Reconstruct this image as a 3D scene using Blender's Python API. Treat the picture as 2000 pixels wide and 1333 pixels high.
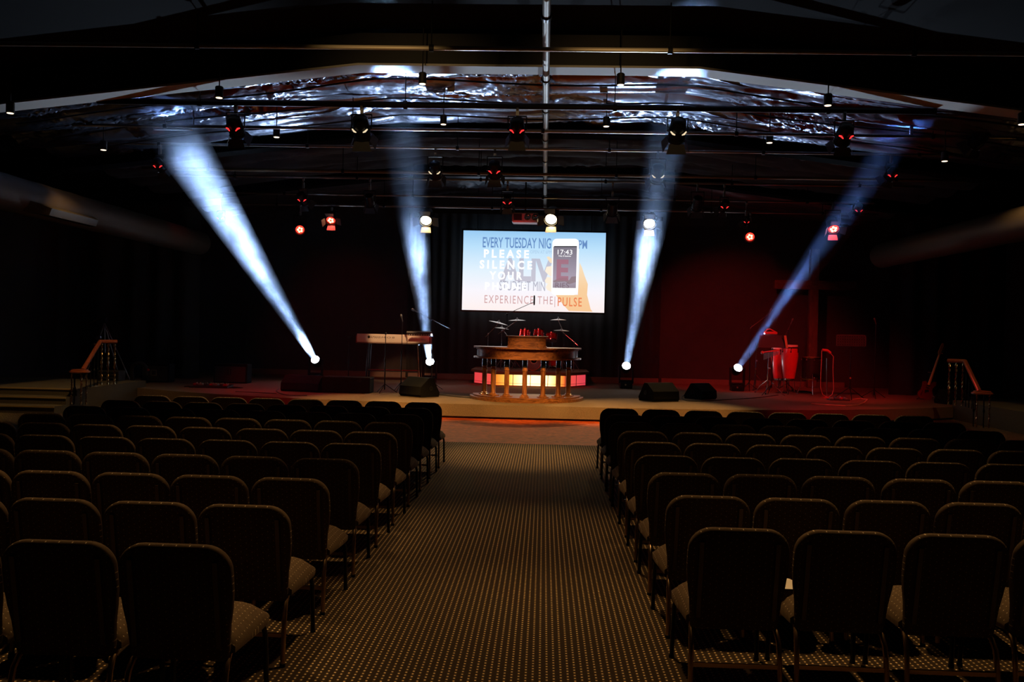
import bpy, math, random
from mathutils import Vector, Matrix, noise
R = math.radians
PI = math.pi
random.seed(7)
for o in list(bpy.data.objects):
    bpy.data.objects.remove(o)
SC = bpy.context.scene
COL = SC.collection

# ------------------------------------------------------------------ camera
F_PX, ROLL, YAW, PITCH, EYE = 1700.0, 0.022, 0.0363, 0.00994, 1.83
fwd = Vector((-math.sin(YAW) * math.cos(PITCH), math.cos(YAW) * math.cos(PITCH), -math.sin(PITCH)))
r0 = Vector((math.cos(YAW), math.sin(YAW), 0))
u0 = r0.cross(fwd)
cr = r0 * math.cos(ROLL) + u0 * math.sin(ROLL)
cu = u0 * math.cos(ROLL) - r0 * math.sin(ROLL)
cam_d = bpy.data.cameras.new('camera')
cam_d.sensor_width = 36
cam_d.lens = 36 * F_PX / 2000
cam_d.clip_end = 200
cam = bpy.data.objects.new('camera', cam_d)
M = Matrix.Identity(4)
for i in range(3):
    M[i][0], M[i][1], M[i][2] = cr[i], cu[i], -fwd[i]
M[2][3] = EYE
cam.matrix_world = M
COL.objects.link(cam)
SC.camera = cam

def at(px, py, Y):
    """photo pixel -> the point of the place at depth Y"""
    d = fwd * F_PX + cr * (px - 1000) + cu * (666.5 - py)
    return Vector((0, 0, EYE)) + d * (Y / d.y)

def on(px, py, z):
    d = fwd * F_PX + cr * (px - 1000) + cu * (666.5 - py)
    return Vector((0, 0, EYE)) + d * ((z - EYE) / d.z)

# ------------------------------------------------------------------ world, view, lights
w = bpy.data.worlds.new('world')
SC.world = w
w.use_nodes = True
w.node_tree.nodes['Background'].inputs[0].default_value = (0.5, 0.5, 0.6, 1)
w.node_tree.nodes['Background'].inputs[1].default_value = 0.0012
SC.view_settings.view_transform = 'Standard'
SC.view_settings.look = 'None'
SC.view_settings.gamma = 1
SC.view_settings.exposure = 0
SC.view_settings.use_curve_mapping = False
SC.cycles.use_denoising = True
SC.cycles.max_bounces = 6
SC.cycles.diffuse_bounces = 3
SC.cycles.glossy_bounces = 3
SC.cycles.transparent_max_bounces = 12
SC.cycles.volume_bounces = 0
SC.cycles.caustics_reflective = False
SC.cycles.caustics_refractive = False
SC.cycles.sample_clamp_indirect = 4
SC.cycles.volume_step_rate = 0.15
SC.cycles.volume_max_steps = 256

def spot(name, loc, target, power, color, deg, blend=0.3, radius=0.05):
    l = bpy.data.lights.new(name, 'SPOT')
    l.energy = power
    l.color = color
    l.spot_size = R(deg)
    l.spot_blend = blend
    l.shadow_soft_size = radius
    o = bpy.data.objects.new(name, l)
    o.location = loc
    o.rotation_euler = (Vector(target) - Vector(loc)).to_track_quat('-Z', 'Y').to_euler()
    COL.objects.link(o)
    return o

WARM = (1.0, 0.56, 0.21)
RED = (1.0, 0.04, 0.035)
BEAM = (0.34, 0.55, 1.0)
# house lights in the hall ceiling, just out of the picture, each tilted back towards the audience
for x, y, ty, p, deg in ((-3.1, 6.3, 4.3, 330, 50), (0.0, 6.3, 4.6, 300, 50), (3.0, 6.3, 4.4, 330, 50), (-2.9, 9.3, 7.6, 300, 42), (-0.2, 9.3, 7.4, 240, 42),
                    (2.5, 9.3, 7.6, 300, 42), (-4.2, 13.6, 12.0, 640, 36), (-0.3, 14.2, 12.9, 640, 30), (3.4, 13.6, 12.0, 640, 36), (-6.6, 9.3, 8.0, 120, 44), (6.6, 9.3, 8.0, 120, 44)):
    spot('house_or_fill_light', (x, y, 5.95), (x, ty, 0), p * 1.7, WARM, deg, 0.9, 0.10)
for x in (-2.3, 1.0):
    spot('house_or_fill_light', (x, 9.4, 5.9), (x, 11.6, 5.6), 110, (1, .62, .25), 50, .9, .05)  # added fill to brighten the front pipe, no fitting of its own
# fixtures of the front rig, aimed at the lectern and the stage edge
for px, x, p in ((560, -4.1, 420), (706, -2.6, 760), (1120, -.6, 800), (1180, 1.2, 800), (1480, 3.2, 560)):
    q = at(px, 262, 14.1) + Vector((0, .38, -.38))
    spot('warm_front_light', q, (x, 18.5, 0.3), p * 3.4, (1, .55, .15), 26, 0.9, 0.08)
q = at(706, 262, 14.1) + Vector((0, .38, -.38))
spot('warm_front_light', q, at(768, 660, 23.2), 2600, (1, .52, .24), 9, 0.5, 0.08)
q = at(706, 262, 14.1) + Vector((0, .38, -.38))
spot('warm_front_light', q, at(1020, 705, 19.0), 1100, (1, .56, .24), 14, 0.8, 0.08)
q = at(1323, 262, 14.1) + Vector((0, .38, -.38))
spot('warm_front_light', q, at(1028, 700, 19.0), 1400, (1, .58, .26), 14, 0.8, 0.08)
# over the side steps
spot('step_light', (-8.3, 16.0, 5.1), (-10.2, 18.0, 0.3), 300, WARM, 70, 0.9, 0.06)
spot('step_light', (8.3, 16.0, 5.1), (9.8, 18.6, 0.3), 130, WARM, 75, 0.9, 0.06)
for (px, py, Y, t, p, a) in ((460, 258, 14.3, (-5.6, 21.0, .3), 420, 40), (305, 327, 17.8, (-7.0, 21.5, .3), 200, 45),
                          (1648, 272, 14.3, (6.6, 20.8, .3), 620, 40), (1740, 345, 17.8, (7.4, 23.6, 1.0), 900, 50),
                          (965, 342, 17.8, (-1.5, 24.5, .6), 420, 50), (1415, 405, 21.2, (6.0, 28, 1.0), 900, 62),
                          (593, 395, 21.2, (-6.4, 28, 1.8), 110, 50), (990, 400, 21.2, (-.4, 25.5, 1.0), 120, 50)):
    q = at(px, py, Y) + Vector((0, .32, -.34))
    spot('red_wash_light', q, t, p, RED, a, 0.8, 0.1)

# ------------------------------------------------------------------ materials
MATS = {}
def nt(name):
    m = bpy.data.materials.new(name)
    m.use_nodes = True
    n = m.node_tree.nodes
    return m, n, m.node_tree.links, n['Principled BSDF']

def mat(name, base, rough=0.5, metal=0.0, emit=None, es=0.0, bump=0.0, bscale=30, vary=0.0, coat=0.0, spec=0.5):
    if name in MATS:
        return MATS[name]
    m, n, l, b = nt(name)
    b.inputs['Base Color'].default_value = (*base, 1)
    b.inputs['Roughness'].default_value = rough
    b.inputs['Metallic'].default_value = metal
    b.inputs['Specular IOR Level'].default_value = spec
    if coat:
        b.inputs['Coat Weight'].default_value = coat
        b.inputs['Coat Roughness'].default_value = 0.15
    if emit:
        b.inputs['Emission Color'].default_value = (*emit, 1)
        b.inputs['Emission Strength'].default_value = es
    tc = n.new('ShaderNodeTexCoord')
    if vary or bump:
        nz = n.new('ShaderNodeTexNoise')
        nz.inputs['Scale'].default_value = bscale
        nz.inputs['Detail'].default_value = 3
        l.new(tc.outputs['Object'], nz.inputs['Vector'])
        if vary:
            mx = n.new('ShaderNodeMixRGB')
            mx.inputs[1].default_value = (*[c * (1 - vary) for c in base], 1)
            mx.inputs[2].default_value = (*[min(1, c * (1 + vary)) for c in base], 1)
            l.new(nz.outputs['Fac'], mx.inputs[0])
            l.new(mx.outputs[0], b.inputs['Base Color'])
        if bump:
            bp = n.new('ShaderNodeBump')
            bp.inputs['Strength'].default_value = bump
            bp.inputs['Distance'].default_value = 0.01
            l.new(nz.outputs['Fac'], bp.inputs['Height'])
            l.new(bp.outputs[0], b.inputs['Normal'])
    MATS[name] = m
    return m

def set_ramp(ramp, stops):
    while len(ramp.elements) > 1:
        ramp.elements.remove(ramp.elements[-1])
    ramp.elements[0].position = stops[0][0]
    ramp.elements[0].color = (*stops[0][1], 1)
    for p, c in stops[1:]:
        e = ramp.elements.new(p)
        e.color = (*c, 1)

def math_n(n, l, op, a, b=None, c=None):
    k = n.new('ShaderNodeMath')
    k.operation = op
    for i, v in enumerate((a, b, c)):
        if v is None:
            continue
        if isinstance(v, (int, float)):
            k.inputs[i].default_value = v
        else:
            l.new(v, k.inputs[i])
    return k.outputs[0]

def dots_material(name, dark, dot, sx, sy, rad, rough, stripe=None, axes=('X', 'Y'), nscale=40):
    """woven ground with a regular grid of small pale dots"""
    m, n, l, b = nt(name)
    tc = n.new('ShaderNodeTexCoord')
    sep = n.new('ShaderNodeSeparateXYZ')
    l.new(tc.outputs['Object'], sep.inputs[0])
    X, Y = sep.outputs[axes[0]], sep.outputs[axes[1]]
    u = math_n(n, l, 'DIVIDE', X, sx)
    cell = math_n(n, l, 'FLOOR', u)
    half = math_n(n, l, 'MULTIPLY', math_n(n, l, 'MODULO', math_n(n, l, 'ADD', cell, 10000), 2), 0.5)
    v = math_n(n, l, 'ADD', math_n(n, l, 'DIVIDE', Y, sy), half)
    du = math_n(n, l, 'MULTIPLY', math_n(n, l, 'SUBTRACT', math_n(n, l, 'FRACT', u), 0.5), sx)
    dv = math_n(n, l, 'MULTIPLY', math_n(n, l, 'SUBTRACT', math_n(n, l, 'FRACT', v), 0.5), sy)
    d2 = math_n(n, l, 'ADD', math_n(n, l, 'MULTIPLY', du, du), math_n(n, l, 'MULTIPLY', dv, dv))
    isdot = math_n(n, l, 'LESS_THAN', d2, rad * rad)
    nz = n.new('ShaderNodeTexNoise')
    nz.inputs['Scale'].default_value = nscale
    nz.inputs['Detail'].default_value = 4
    l.new(tc.outputs['Object'], nz.inputs['Vector'])
    g = n.new('ShaderNodeMixRGB')
    g.inputs[1].default_value = (*[c * .65 for c in dark], 1)
    g.inputs[2].default_value = (*[c * 1.35 for c in dark], 1)
    l.new(nz.outputs['Fac'], g.inputs[0])
    out = g.outputs[0]
    if stripe:
        st = n.new('ShaderNodeMixRGB')
        l.new(math_n(n, l, 'LESS_THAN', math_n(n, l, 'ABSOLUTE', du), sx * 0.2), st.inputs[0])
        l.new(out, st.inputs[1])
        st.inputs[2].default_value = (*stripe, 1)
        out = st.outputs[0]
    mx = n.new('ShaderNodeMixRGB')
    l.new(isdot, mx.inputs[0])
    l.new(out, mx.inputs[1])
    mx.inputs[2].default_value = (*dot, 1)
    l.new(mx.outputs[0], b.inputs['Base Color'])
    b.inputs['Roughness'].default_value = rough
    b.inputs['Specular IOR Level'].default_value = 0.2
    bp = n.new('ShaderNodeBump')
    bp.inputs['Strength'].default_value = 0.4
    bp.inputs['Distance'].default_value = 0.003
    l.new(nz.outputs['Fac'], bp.inputs['Height'])
    l.new(bp.outputs[0], b.inputs['Normal'])
    MATS[name] = m
    return m

def wood_material(name, c1, c2, scale=3.0, rough=0.3, stretch=(1, 8, 8), coat=0.3, det=3):
    m, n, l, b = nt(name)
    tc = n.new('ShaderNodeTexCoord')
    mp = n.new('ShaderNodeMapping')
    mp.inputs['Scale'].default_value = stretch
    l.new(tc.outputs['Object'], mp.inputs[0])
    nz = n.new('ShaderNodeTexNoise')
    nz.inputs['Scale'].default_value = scale
    nz.inputs['Detail'].default_value = det
    nz.inputs['Distortion'].default_value = 1.2
    l.new(mp.outputs[0], nz.inputs['Vector'])
    rp = n.new('ShaderNodeValToRGB')
    rp.color_ramp.elements[0].position = 0.35
    rp.color_ramp.elements[0].color = (*c1, 1)
    rp.color_ramp.elements[1].position = 0.68
    rp.color_ramp.elements[1].color = (*c2, 1)
    l.new(nz.outputs['Fac'], rp.inputs[0])
    l.new(rp.outputs[0], b.inputs['Base Color'])
    b.inputs['Roughness'].default_value = rough
    b.inputs['Coat Weight'].default_value = coat
    b.inputs['Coat Roughness'].default_value = 0.2
    MATS[name] = m
    return m

CARPET = dots_material('striped_carpet', (0.030, 0.020, 0.012), (0.95, 0.72, 0.38), 0.0375, 0.0375, 0.0056, 0.95, stripe=(0.055, 0.038, 0.021))
FABRIC = dots_material('dotted_fabric', (0.11, 0.078, 0.048), (0.6, 0.5, 0.34), 0.024, 0.034, 0.0024, 0.9)
BACKFAB = dots_material('dotted_back_fabric', (0.085, 0.06, 0.037), (0.6, 0.5, 0.34), 0.03, 0.034, 0.0024, 0.9, axes=('X', 'Z'))
OAK = wood_material('oak_wood', (0.10, 0.030, 0.008), (0.30, 0.105, 0.028), 3.0, 0.32)
OAKV = wood_material('oak_wood_upright', (0.10, 0.030, 0.008), (0.30, 0.105, 0.028), 3.0, 0.3, (8, 8, 1))
REDWOOD = wood_material('red_wood_floor', (0.14, 0.018, 0.006), (0.55, 0.085, 0.02), 5.0, 0.75, (1.4, 3.2, 1), 0.0, 6)
REDWOOD.node_tree.nodes['Principled BSDF'].inputs['Specular IOR Level'].default_value = .12
RAILWOOD = wood_material('rail_wood', (0.20, 0.05, 0.02), (0.36, 0.10, 0.04), 3.0, 0.3)
CROSSWOOD = wood_material('cross_wood', (0.05, 0.025, 0.015), (0.10, 0.05, 0.028), 3.0, 0.6, (4, 4, 1), 0)
STAGECARPET = mat('stage_carpet', (0.17, 0.115, 0.075), 0.95, bump=.6, bscale=60, vary=.35, spec=.1)
BLACK = mat('matt_black', (0.012, 0.012, 0.013), 0.6)
BLACKCAB = mat('black_cabinet_carpet', (0.011, 0.010, 0.010), 1.0, bump=.5, bscale=90, spec=.12)
METALB = mat('black_metal', (0.02, 0.02, 0.022), 0.35, 0.8)
CHROME = mat('chrome', (0.75, 0.75, 0.78), 0.18, 1.0)
BRONZE = mat('bronze_chair_frame', (0.42, 0.29, 0.17), 0.30, 1.0)
BRASS = mat('brass', (0.6, 0.42, 0.16), 0.25, 1.0)
STEEL = mat('grey_steel', (0.30, 0.30, 0.31), 0.45, 0.9)
WALLM = mat('dark_wall', (0.028, 0.022, 0.022), 0.9, vary=.3, bscale=3)
CURTM = mat('black_curtain', (0.010, 0.009, 0.010), 0.95, vary=.3, bscale=8)
GREYFLANGE = mat('grey_painted_steel', (0.62, 0.61, 0.58), 0.7)
CYMBAL = mat('cymbal_bronze', (0.7, 0.68, 0.62), 0.35, 1.0)
REDDRUM = mat('red_lacquer', (0.30, 0.01, 0.012), 0.25, coat=.6)
CONGA = mat('conga_red_lacquer', (0.62, 0.03, 0.035), 0.35, coat=.4, vary=.15, bscale=4)
SKIN = mat('drum_skin', (0.75, 0.70, 0.62), 0.6)
RUBBER = mat('rubber', (0.015, 0.015, 0.015), 0.8)
PAPERW = mat('white_paper', (0.8, 0.78, 0.72), 0.7)

def emit_mat(name, col, s):
    return mat(name, (0.02, 0.02, 0.02), 0.5, emit=col, es=s)
LENSW = emit_mat('moving_head_lens_light', (0.85, 0.92, 1.0), 30)
LENSWARM = emit_mat('warm_lamp_light', (1.0, 0.78, 0.42), 14)
LENSRED = emit_mat('red_lamp_light', (1.0, 0.025, 0.015), 3.5)
REDCORE = emit_mat('red_lamp_core_light', (1.0, 0.5, 0.2), 6)
REDGLINT = emit_mat('red_leak_light', (1.0, 0.03, 0.03), 1.6)
WARMGLINT = emit_mat('warm_leak_light', (1.0, 0.8, 0.5), 0.9)
CANLIGHT = emit_mat('can_lamp_light', (1.0, 0.72, 0.45), 2.6)

# ------------------------------------------------------------------ mesh builder
class MB:
    def __init__(s):
        s.v, s.f = [], []
    def add(s, vs, fs):
        n = len(s.v)
        s.v += [Vector(p) for p in vs]
        s.f += [tuple(i + n for i in f) for f in fs]
        return s
    def box(s, c, d, rot=None):
        c = Vector(c); h = [x / 2 for x in d]
        vs = [Vector((sx * h[0], sy * h[1], sz * h[2])) for sx in (-1, 1) for sy in (-1, 1) for sz in (-1, 1)]
        if rot is not None:
            vs = [rot @ p for p in vs]
        return s.add([c + p for p in vs], [(0, 1, 3, 2), (4, 6, 7, 5), (0, 4, 5, 1), (2, 3, 7, 6), (0, 2, 6, 4), (1, 5, 7, 3)])
    def bbox(s, c, d, b=0.01, rot=None):
        """box with chamfered edges"""
        c = Vector(c); h = [x / 2 for x in d]
        vs, idx = [], {}
        for sx in (-1, 1):
            for sy in (-1, 1):
                for sz in (-1, 1):
                    for a in range(3):
                        p = [sx * (h[0] - b), sy * (h[1] - b), sz * (h[2] - b)]
                        p[a] = (sx, sy, sz)[a] * h[a]
                        idx[(sx, sy, sz, a)] = len(vs)
                        vs.append(Vector(p))
        fs = []
        for a in range(3):
            o1, o2 = [(1, 2), (2, 0), (0, 1)][a]
            for sg in (-1, 1):
                q = []
                for s1, s2 in ((-1, -1), (1, -1), (1, 1), (-1, 1)):
                    k = [0, 0, 0]; k[a] = sg; k[o1] = s1; k[o2] = s2
                    q.append(idx[(*k, a)])
                fs.append(tuple(q if sg > 0 else q[::-1]))
            # edges along axis a
            for s1 in (-1, 1):
                for s2 in (-1, 1):
                    k0 = [0, 0, 0]; k1 = [0, 0, 0]
                    k0[a], k1[a] = -1, 1
                    for k in (k0, k1):
                        k[o1], k[o2] = s1, s2
                    fs.append((idx[(*k0, o1)], idx[(*k1, o1)], idx[(*k1, o2)], idx[(*k0, o2)]))
        for sx in (-1, 1):
            for sy in (-1, 1):
                for sz in (-1, 1):
                    fs.append(tuple(idx[(sx, sy, sz, a)] for a in range(3)))
        if rot is not None:
            vs = [rot @ p for p in vs]
        return s.add([c + p for p in vs], fs)
    def tube(s, pts, r, seg=8, cap=True):
        pts = [Vector(p) for p in pts]
        rs = r if isinstance(r, (list, tuple)) else [r] * len(pts)
        vs, fs, up = [], [], None
        for i, p in enumerate(pts):
            d = ((pts[min(i + 1, len(pts) - 1)] - pts[max(i - 1, 0)])).normalized()
            if up is None:
                up = Vector((0, 0, 1)) if abs(d.z) < .9 else Vector((1, 0, 0))
            a = d.cross(up)
            if a.length < 1e-4:
                a = d.orthogonal()
            a.normalize()
            up = a.cross(d).normalized()
            for k in range(seg):
                t = 2 * PI * k / seg
                vs.append(p + (a * math.cos(t) + up * math.sin(t)) * rs[i])
        for i in range(len(pts) - 1):
            for k in range(seg):
                k2 = (k + 1) % seg
                fs.append((i * seg + k, i * seg + k2, (i + 1) * seg + k2, (i + 1) * seg + k))
        if cap:
            fs.append(tuple(range(seg))[::-1])
            fs.append(tuple(range((len(pts) - 1) * seg, len(pts) * seg)))
        return s.add(vs, fs)
    def lathe(s, prof, at=(0, 0, 0), axis=(0, 0, 1), seg=24):
        """prof: (radius, height along the axis)"""
        ax = Vector(axis).normalized()
        q = ax.to_track_quat('Z', 'Y')
        at = Vector(at)
        vs, fs = [], []
        for r_, h_ in prof:
            for k in range(seg):
                t = 2 * PI * k / seg
                vs.append(at + q @ Vector((r_ * math.cos(t), r_ * math.sin(t), h_)))
        for i in range(len(prof) - 1):
            for k in range(seg):
                k2 = (k + 1) % seg
                fs.append((i * seg + k, i * seg + k2, (i + 1) * seg + k2, (i + 1) * seg + k))
        if prof[0][0] > 1e-5:
            fs.append(tuple(range(seg))[::-1])
        if prof[-1][0] > 1e-5:
            fs.append(tuple(range((len(prof) - 1) * seg, len(prof) * seg)))
        return s.add(vs, fs)
    def prism(s, poly, a0, a1, axis='z'):
        """polygon swept along an axis: z: (x,y), x: (y,z), y: (x,z)"""
        def mk(p, a):
            return {'z': (p[0], p[1], a), 'x': (a, p[0], p[1]), 'y': (p[0], a, p[1])}[axis]
        n = len(poly)
        vs = [mk(p, a0) for p in poly] + [mk(p, a1) for p in poly]
        fs = [tuple(range(n))[::-1], tuple(range(n, 2 * n))]
        for i in range(n):
            j = (i + 1) % n
            fs.append((i, j, n + j, n + i))
        return s.add(vs, fs)
    def ball(s, c, r, seg=12, rings=8, sc=(1, 1, 1)):
        c = Vector(c)
        vs = [c + Vector((0, 0, r * sc[2]))]
        for i in range(1, rings):
            ph = PI * i / rings
            for k in range(seg):
                t = 2 * PI * k / seg
                vs.append(c + Vector((r * sc[0] * math.sin(ph) * math.cos(t), r * sc[1] * math.sin(ph) * math.sin(t), r * sc[2] * math.cos(ph))))
        vs.append(c - Vector((0, 0, r * sc[2])))
        fs = [(0, 1 + k, 1 + (k + 1) % seg) for k in range(seg)]
        for i in range(rings - 2):
            for k in range(seg):
                a = 1 + i * seg
                fs.append((a + k, a + seg + k, a + seg + (k + 1) % seg, a + (k + 1) % seg))
        a = 1 + (rings - 2) * seg
        fs += [(a + (k + 1) % seg, a + k, len(vs) - 1) for k in range(seg)]
        return s.add(vs, fs)
    def build(s, name, m, parent=None, smooth=35):
        me = bpy.data.meshes.new(name)
        me.from_pydata([tuple(v) for v in s.v], [], s.f)
        me.validate()
        import bmesh
        b = bmesh.new()
        b.from_mesh(me)
        bmesh.ops.recalc_face_normals(b, faces=b.faces)
        b.to_mesh(me)
        b.free()
        if smooth:
            me.shade_smooth()
            me.set_sharp_from_angle(angle=R(smooth))
        me.materials.append(m)
        o = bpy.data.objects.new(name, me)
        COL.objects.link(o)
        if parent is not None:
            o.parent = parent
        return o

def thing(name, label, cat, loc=(0, 0, 0), rz=0.0, group=None, kind=None):
    o = bpy.data.objects.new(name, None)
    o.empty_display_size = .1
    COL.objects.link(o)
    o.location = loc
    o.rotation_euler = (0, 0, rz)
    o['label'] = label
    o['category'] = cat
    if group: o['group'] = group
    if kind: o['kind'] = kind
    return o

def tag(o, label, cat, group=None, kind=None):
    o['label'] = label
    o['category'] = cat
    if group: o['group'] = group
    if kind: o['kind'] = kind
    return o

def struct(name, mb, m, smooth=35, parent=None, label=None):
    o = mb.build(name, m, parent, smooth)
    if parent is None:
        o['kind'] = 'structure'
        if label:
            o['label'] = label
    return o

def text_mesh(s, name, m, w, h, centre, parent, depth=0.001, bold=0.0, rot=(PI / 2, 0, 0), spacing=1.0):
    """letters cut to a width and height, their middle at `centre`"""
    c = bpy.data.curves.new(name, 'FONT')
    c.body = s
    c.size = 1
    c.extrude = depth
    c.offset = bold
    c.space_character = spacing
    c.resolution_u = 3
    t = bpy.data.objects.new(name + '_tmp', c)
    COL.objects.link(t)
    bpy.context.view_layer.update()
    me = bpy.data.meshes.new_from_object(t.evaluated_get(bpy.context.evaluated_depsgraph_get()))
    bpy.data.objects.remove(t)
    xs = [v.co.x for v in me.vertices]; ys = [v.co.y for v in me.vertices]
    x0, x1, y0, y1 = min(xs), max(xs), min(ys), max(ys)
    for v in me.vertices:
        v.co.x = (v.co.x - (x0 + x1) / 2) * w / (x1 - x0)
        v.co.y = (v.co.y - (y0 + y1) / 2) * h / (y1 - y0)
    me.name = name
    me.materials.clear()
    me.materials.append(m)
    o = bpy.data.objects.new(name, me)
    COL.objects.link(o)
    o.parent = parent
    o.location = centre
    o.rotation_euler = rot
    return o

# ------------------------------------------------------------------ setting
AX = -0.35                      # the room's middle line
WX0, WX1, YB, YF = -14.0, 13.4, 28.2, -3.0
ZS = 0.30                       # stage height
def roof(x):
    return 6.03 - 0.12 * max(0, abs(x - AX) - 2.75)

def slab(x0, x1, y0, y1, z0, z1):
    return MB().box(((x0 + x1) / 2, (y0 + y1) / 2, (z0 + z1) / 2), (x1 - x0, y1 - y0, z1 - z0))
struct('floor', slab(WX0, WX1, YF, 14.3, -0.1, 0.0), CARPET)
struct('floor_wood', slab(-6.2, 5.6, 14.3, YB, -0.1, 0.0), REDWOOD)
struct('floor_carpet_beside_wood', slab(WX0, -6.2, 14.3, YB, -0.1, 0.0), CARPET)
struct('floor_carpet_far_beside_wood', slab(5.6, WX1, 14.3, YB, -0.1, 0.0), CARPET)
def edge_y(x):
    return 18.2 + 2.3 * (abs(x + .3) / 9.4) ** 2.6
xs = [-9.7 + i * (19.4 / 48) for i in range(49)]
poly = [(x, edge_y(x)) for x in xs] + [(9.7, 21.0), (13.38, 21.0), (13.38, YB - .02), (-13.98, YB - .02), (-13.98, 21.0), (-9.7, 21.0)]
struct('floor_stage', MB().prism(poly, 0.045, ZS), STAGECARPET)
poly2 = [(x, edge_y(x) + .04) for x in xs] + [(9.7, YB - .02), (-9.7, YB - .02)]
struct('trim_stage_plinth', MB().prism(poly2, 0.001, 0.045), BLACK)
def walls():
    ys = (YF, YB)
    struct('wall_left', slab(WX0 - .2, WX0, YF, YB, 0, 7.2), WALLM)
    struct('wall_right', slab(WX1, WX1 + .2, YF, YB, 0, 7.2), WALLM)
    struct('wall_back', slab(WX0, WX1, YB, YB + .2, 0, 7.2), WALLM)
    struct('wall_behind_audience', slab(WX0, WX1, YF - .2, YF, 0, 7.2), WALLM)
walls()
def pleats(name, x0, x1, y, z0, z1, m, amp=.05, pitch=.32, along='x'):
    mb = MB(); n = int(abs(x1 - x0) / .04)
    vs, fs = [], []
    for i in range(n + 1):
        t = x0 + (x1 - x0) * i / n
        d = amp * math.sin(2 * PI * t / pitch + 1.5 * math.sin(t * 1.7)) + .02 * math.sin(t * 9)
        for z in (z0, z1):
            for th in (0, .015):
                vs.append((t, y + d + th, z) if along == 'x' else (y + d + th, t, z))
    for i in range(n):
        a, b = i * 4, (i + 1) * 4
        fs += [(a, b, b + 2, a + 2), (a + 1, a + 3, b + 3, b + 1), (a, a + 1, b + 1, b), (a + 2, b + 2, b + 3, a + 3)]
    mb.add(vs, fs)
    return mb.build(name, m)
xr = at(1291, 600, 27.8).x
tag(pleats('backdrop_curtain', -4.4, xr, 27.85, .32, 5.6, CURTM, .03), 'black backdrop curtain hanging behind the projection screen and drums', 'curtain')
tag(pleats('side_curtain', -13.4, -9.9, 24.6, .31, 5.2, mat('dark_olive_curtain', (0.03, 0.028, 0.02), .95), .09, .9), 'dark pleated curtain above the steps at the left side of the hall', 'curtain')
tag(pleats('side_curtain', 9.8, 13.0, 25.0, .31, 5.2, CURTM, .09, .8), 'black pleated curtain behind the steps at the right side of the hall', 'curtain')
struct('baseboard_back', slab(-9.6, -4.45, YB - .14, YB - .03, ZS, ZS + .16), mat('brown_skirting', (.12, .07, .045), .6))
struct('baseboard_curtain_foot', slab(-4.3, xr - .05, 27.62, 27.74, ZS, ZS + .17), MATS['brown_skirting'])
struct('baseboard_back_right', slab(xr + .1, 9.6, YB - .14, YB - .03, ZS, ZS + .16), MATS['brown_skirting'])

# hall ceiling, dark
def roof_sheet(name, y0, y1, up, m, th=.06):
    xs_ = [WX0, AX - 2.75, AX, AX + 2.75, WX1]
    poly = [(x, roof(x) + up) for x in xs_] + [(x, roof(x) + up + th) for x in xs_[::-1]]
    return struct(name, MB().prism(poly, y0, y1, 'y'), m)
roof_sheet('ceiling', YF, 13.9, .62, mat('black_ceiling', (.006, .0063, .008), .9, spec=.1))
roof_sheet('ceiling_stage_deck', 13.9, YB, .9, MATS['black_ceiling'])

def rafter(name, y, m, flange_m):
    xs_ = [WX0, AX - 2.75, AX + 2.75, WX1]
    web = [(x, roof(x) + .1) for x in xs_] + [(x, roof(x) + .62) for x in xs_[::-1]]
    r_ = struct(name, MB().prism(web, y + .1, y + .16, 'y'), m)
    fl = [(x, roof(x) + .065) for x in xs_] + [(x, roof(x) + .1) for x in xs_[::-1]]
    MB().prism(fl, y, y + .42, 'y').build('flange', flange_m, r_)
    return r_
rafter('ceiling_rafter', 14.0, BLACK, GREYFLANGE)
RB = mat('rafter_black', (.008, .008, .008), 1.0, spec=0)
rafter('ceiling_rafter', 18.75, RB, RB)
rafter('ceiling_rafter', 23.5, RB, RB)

# wrinkled silver insulation blanket
def insulation(y0, y1, nx, ny):
    vs, fs = [], []
    X0, X1 = -10.5, 9.8
    for j in range(ny + 1):
        v = j / ny
        y = y0 + (y1 - y0) * v
        for i in range(nx + 1):
            x = X0 + (X1 - X0) * i / nx
            s = abs(math.sin(PI * (v * 4 + .12 * math.sin(x * .8) + .25 * noise.noise(Vector((x * .3, 0, 3))))))
            z = roof(x) + .36 - .16 * s ** .7
            p = Vector((x * .75, y * 2.6, 1.7))
            p = Vector((x * .45, y * 1.7, 1.7))
            wr = noise.noise(p + Vector((noise.noise(p * .9) * 1.5, 0, 0)))
            z += .045 * (1 - abs(wr) * 3)
            # creases fan out from the strap ties, which sit about 1.9 m apart
            m_ = noise.noise(Vector((x * .5, y * .7, 20)))
            ang = 1.0 + 1.6 * noise.noise(Vector((x * .35, y * .5, 30)))
            a_ = x * math.cos(ang) + y * math.sin(ang)
            b_ = -x * math.sin(ang) + y * math.cos(ang)
            k_ = max(0.12, .45 + 1.8 * m_)
            z += .030 * k_ * (1 - 3 * abs(noise.noise(Vector((a_ * 5.5, b_ * .9, 5)))))
            z += .013 * k_ * (1 - 3 * abs(noise.noise(Vector((a_ * 13, b_ * 2.2, 7)))))
            vs.append((x, y, z))
    for j in range(ny):
        for i in range(nx):
            a = j * (nx + 1) + i
            fs.append((a, a + 1, a + nx + 2, a + nx + 1))
    return MB().add(vs, fs)
SILVER = mat('silver_insulation_foil', (0.20, 0.24, 0.36), 0.26, 0.92, bump=.35, bscale=11)
struct('ceiling_insulation', insulation(14.3, 18.8, 420, 130), SILVER, smooth=180)
struct('ceiling_insulation_middle_bay', insulation(18.95, 23.5, 200, 50), mat('near_black_insulation', (.012, .012, .013), .8), smooth=180)  # same blanket as the front bay, in a near-black colour
struct('ceiling_insulation_rear_bay', insulation(23.75, 28.1, 200, 50), mat('dull_foil', (.16, .16, .18), .4, .8), smooth=180)
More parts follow.
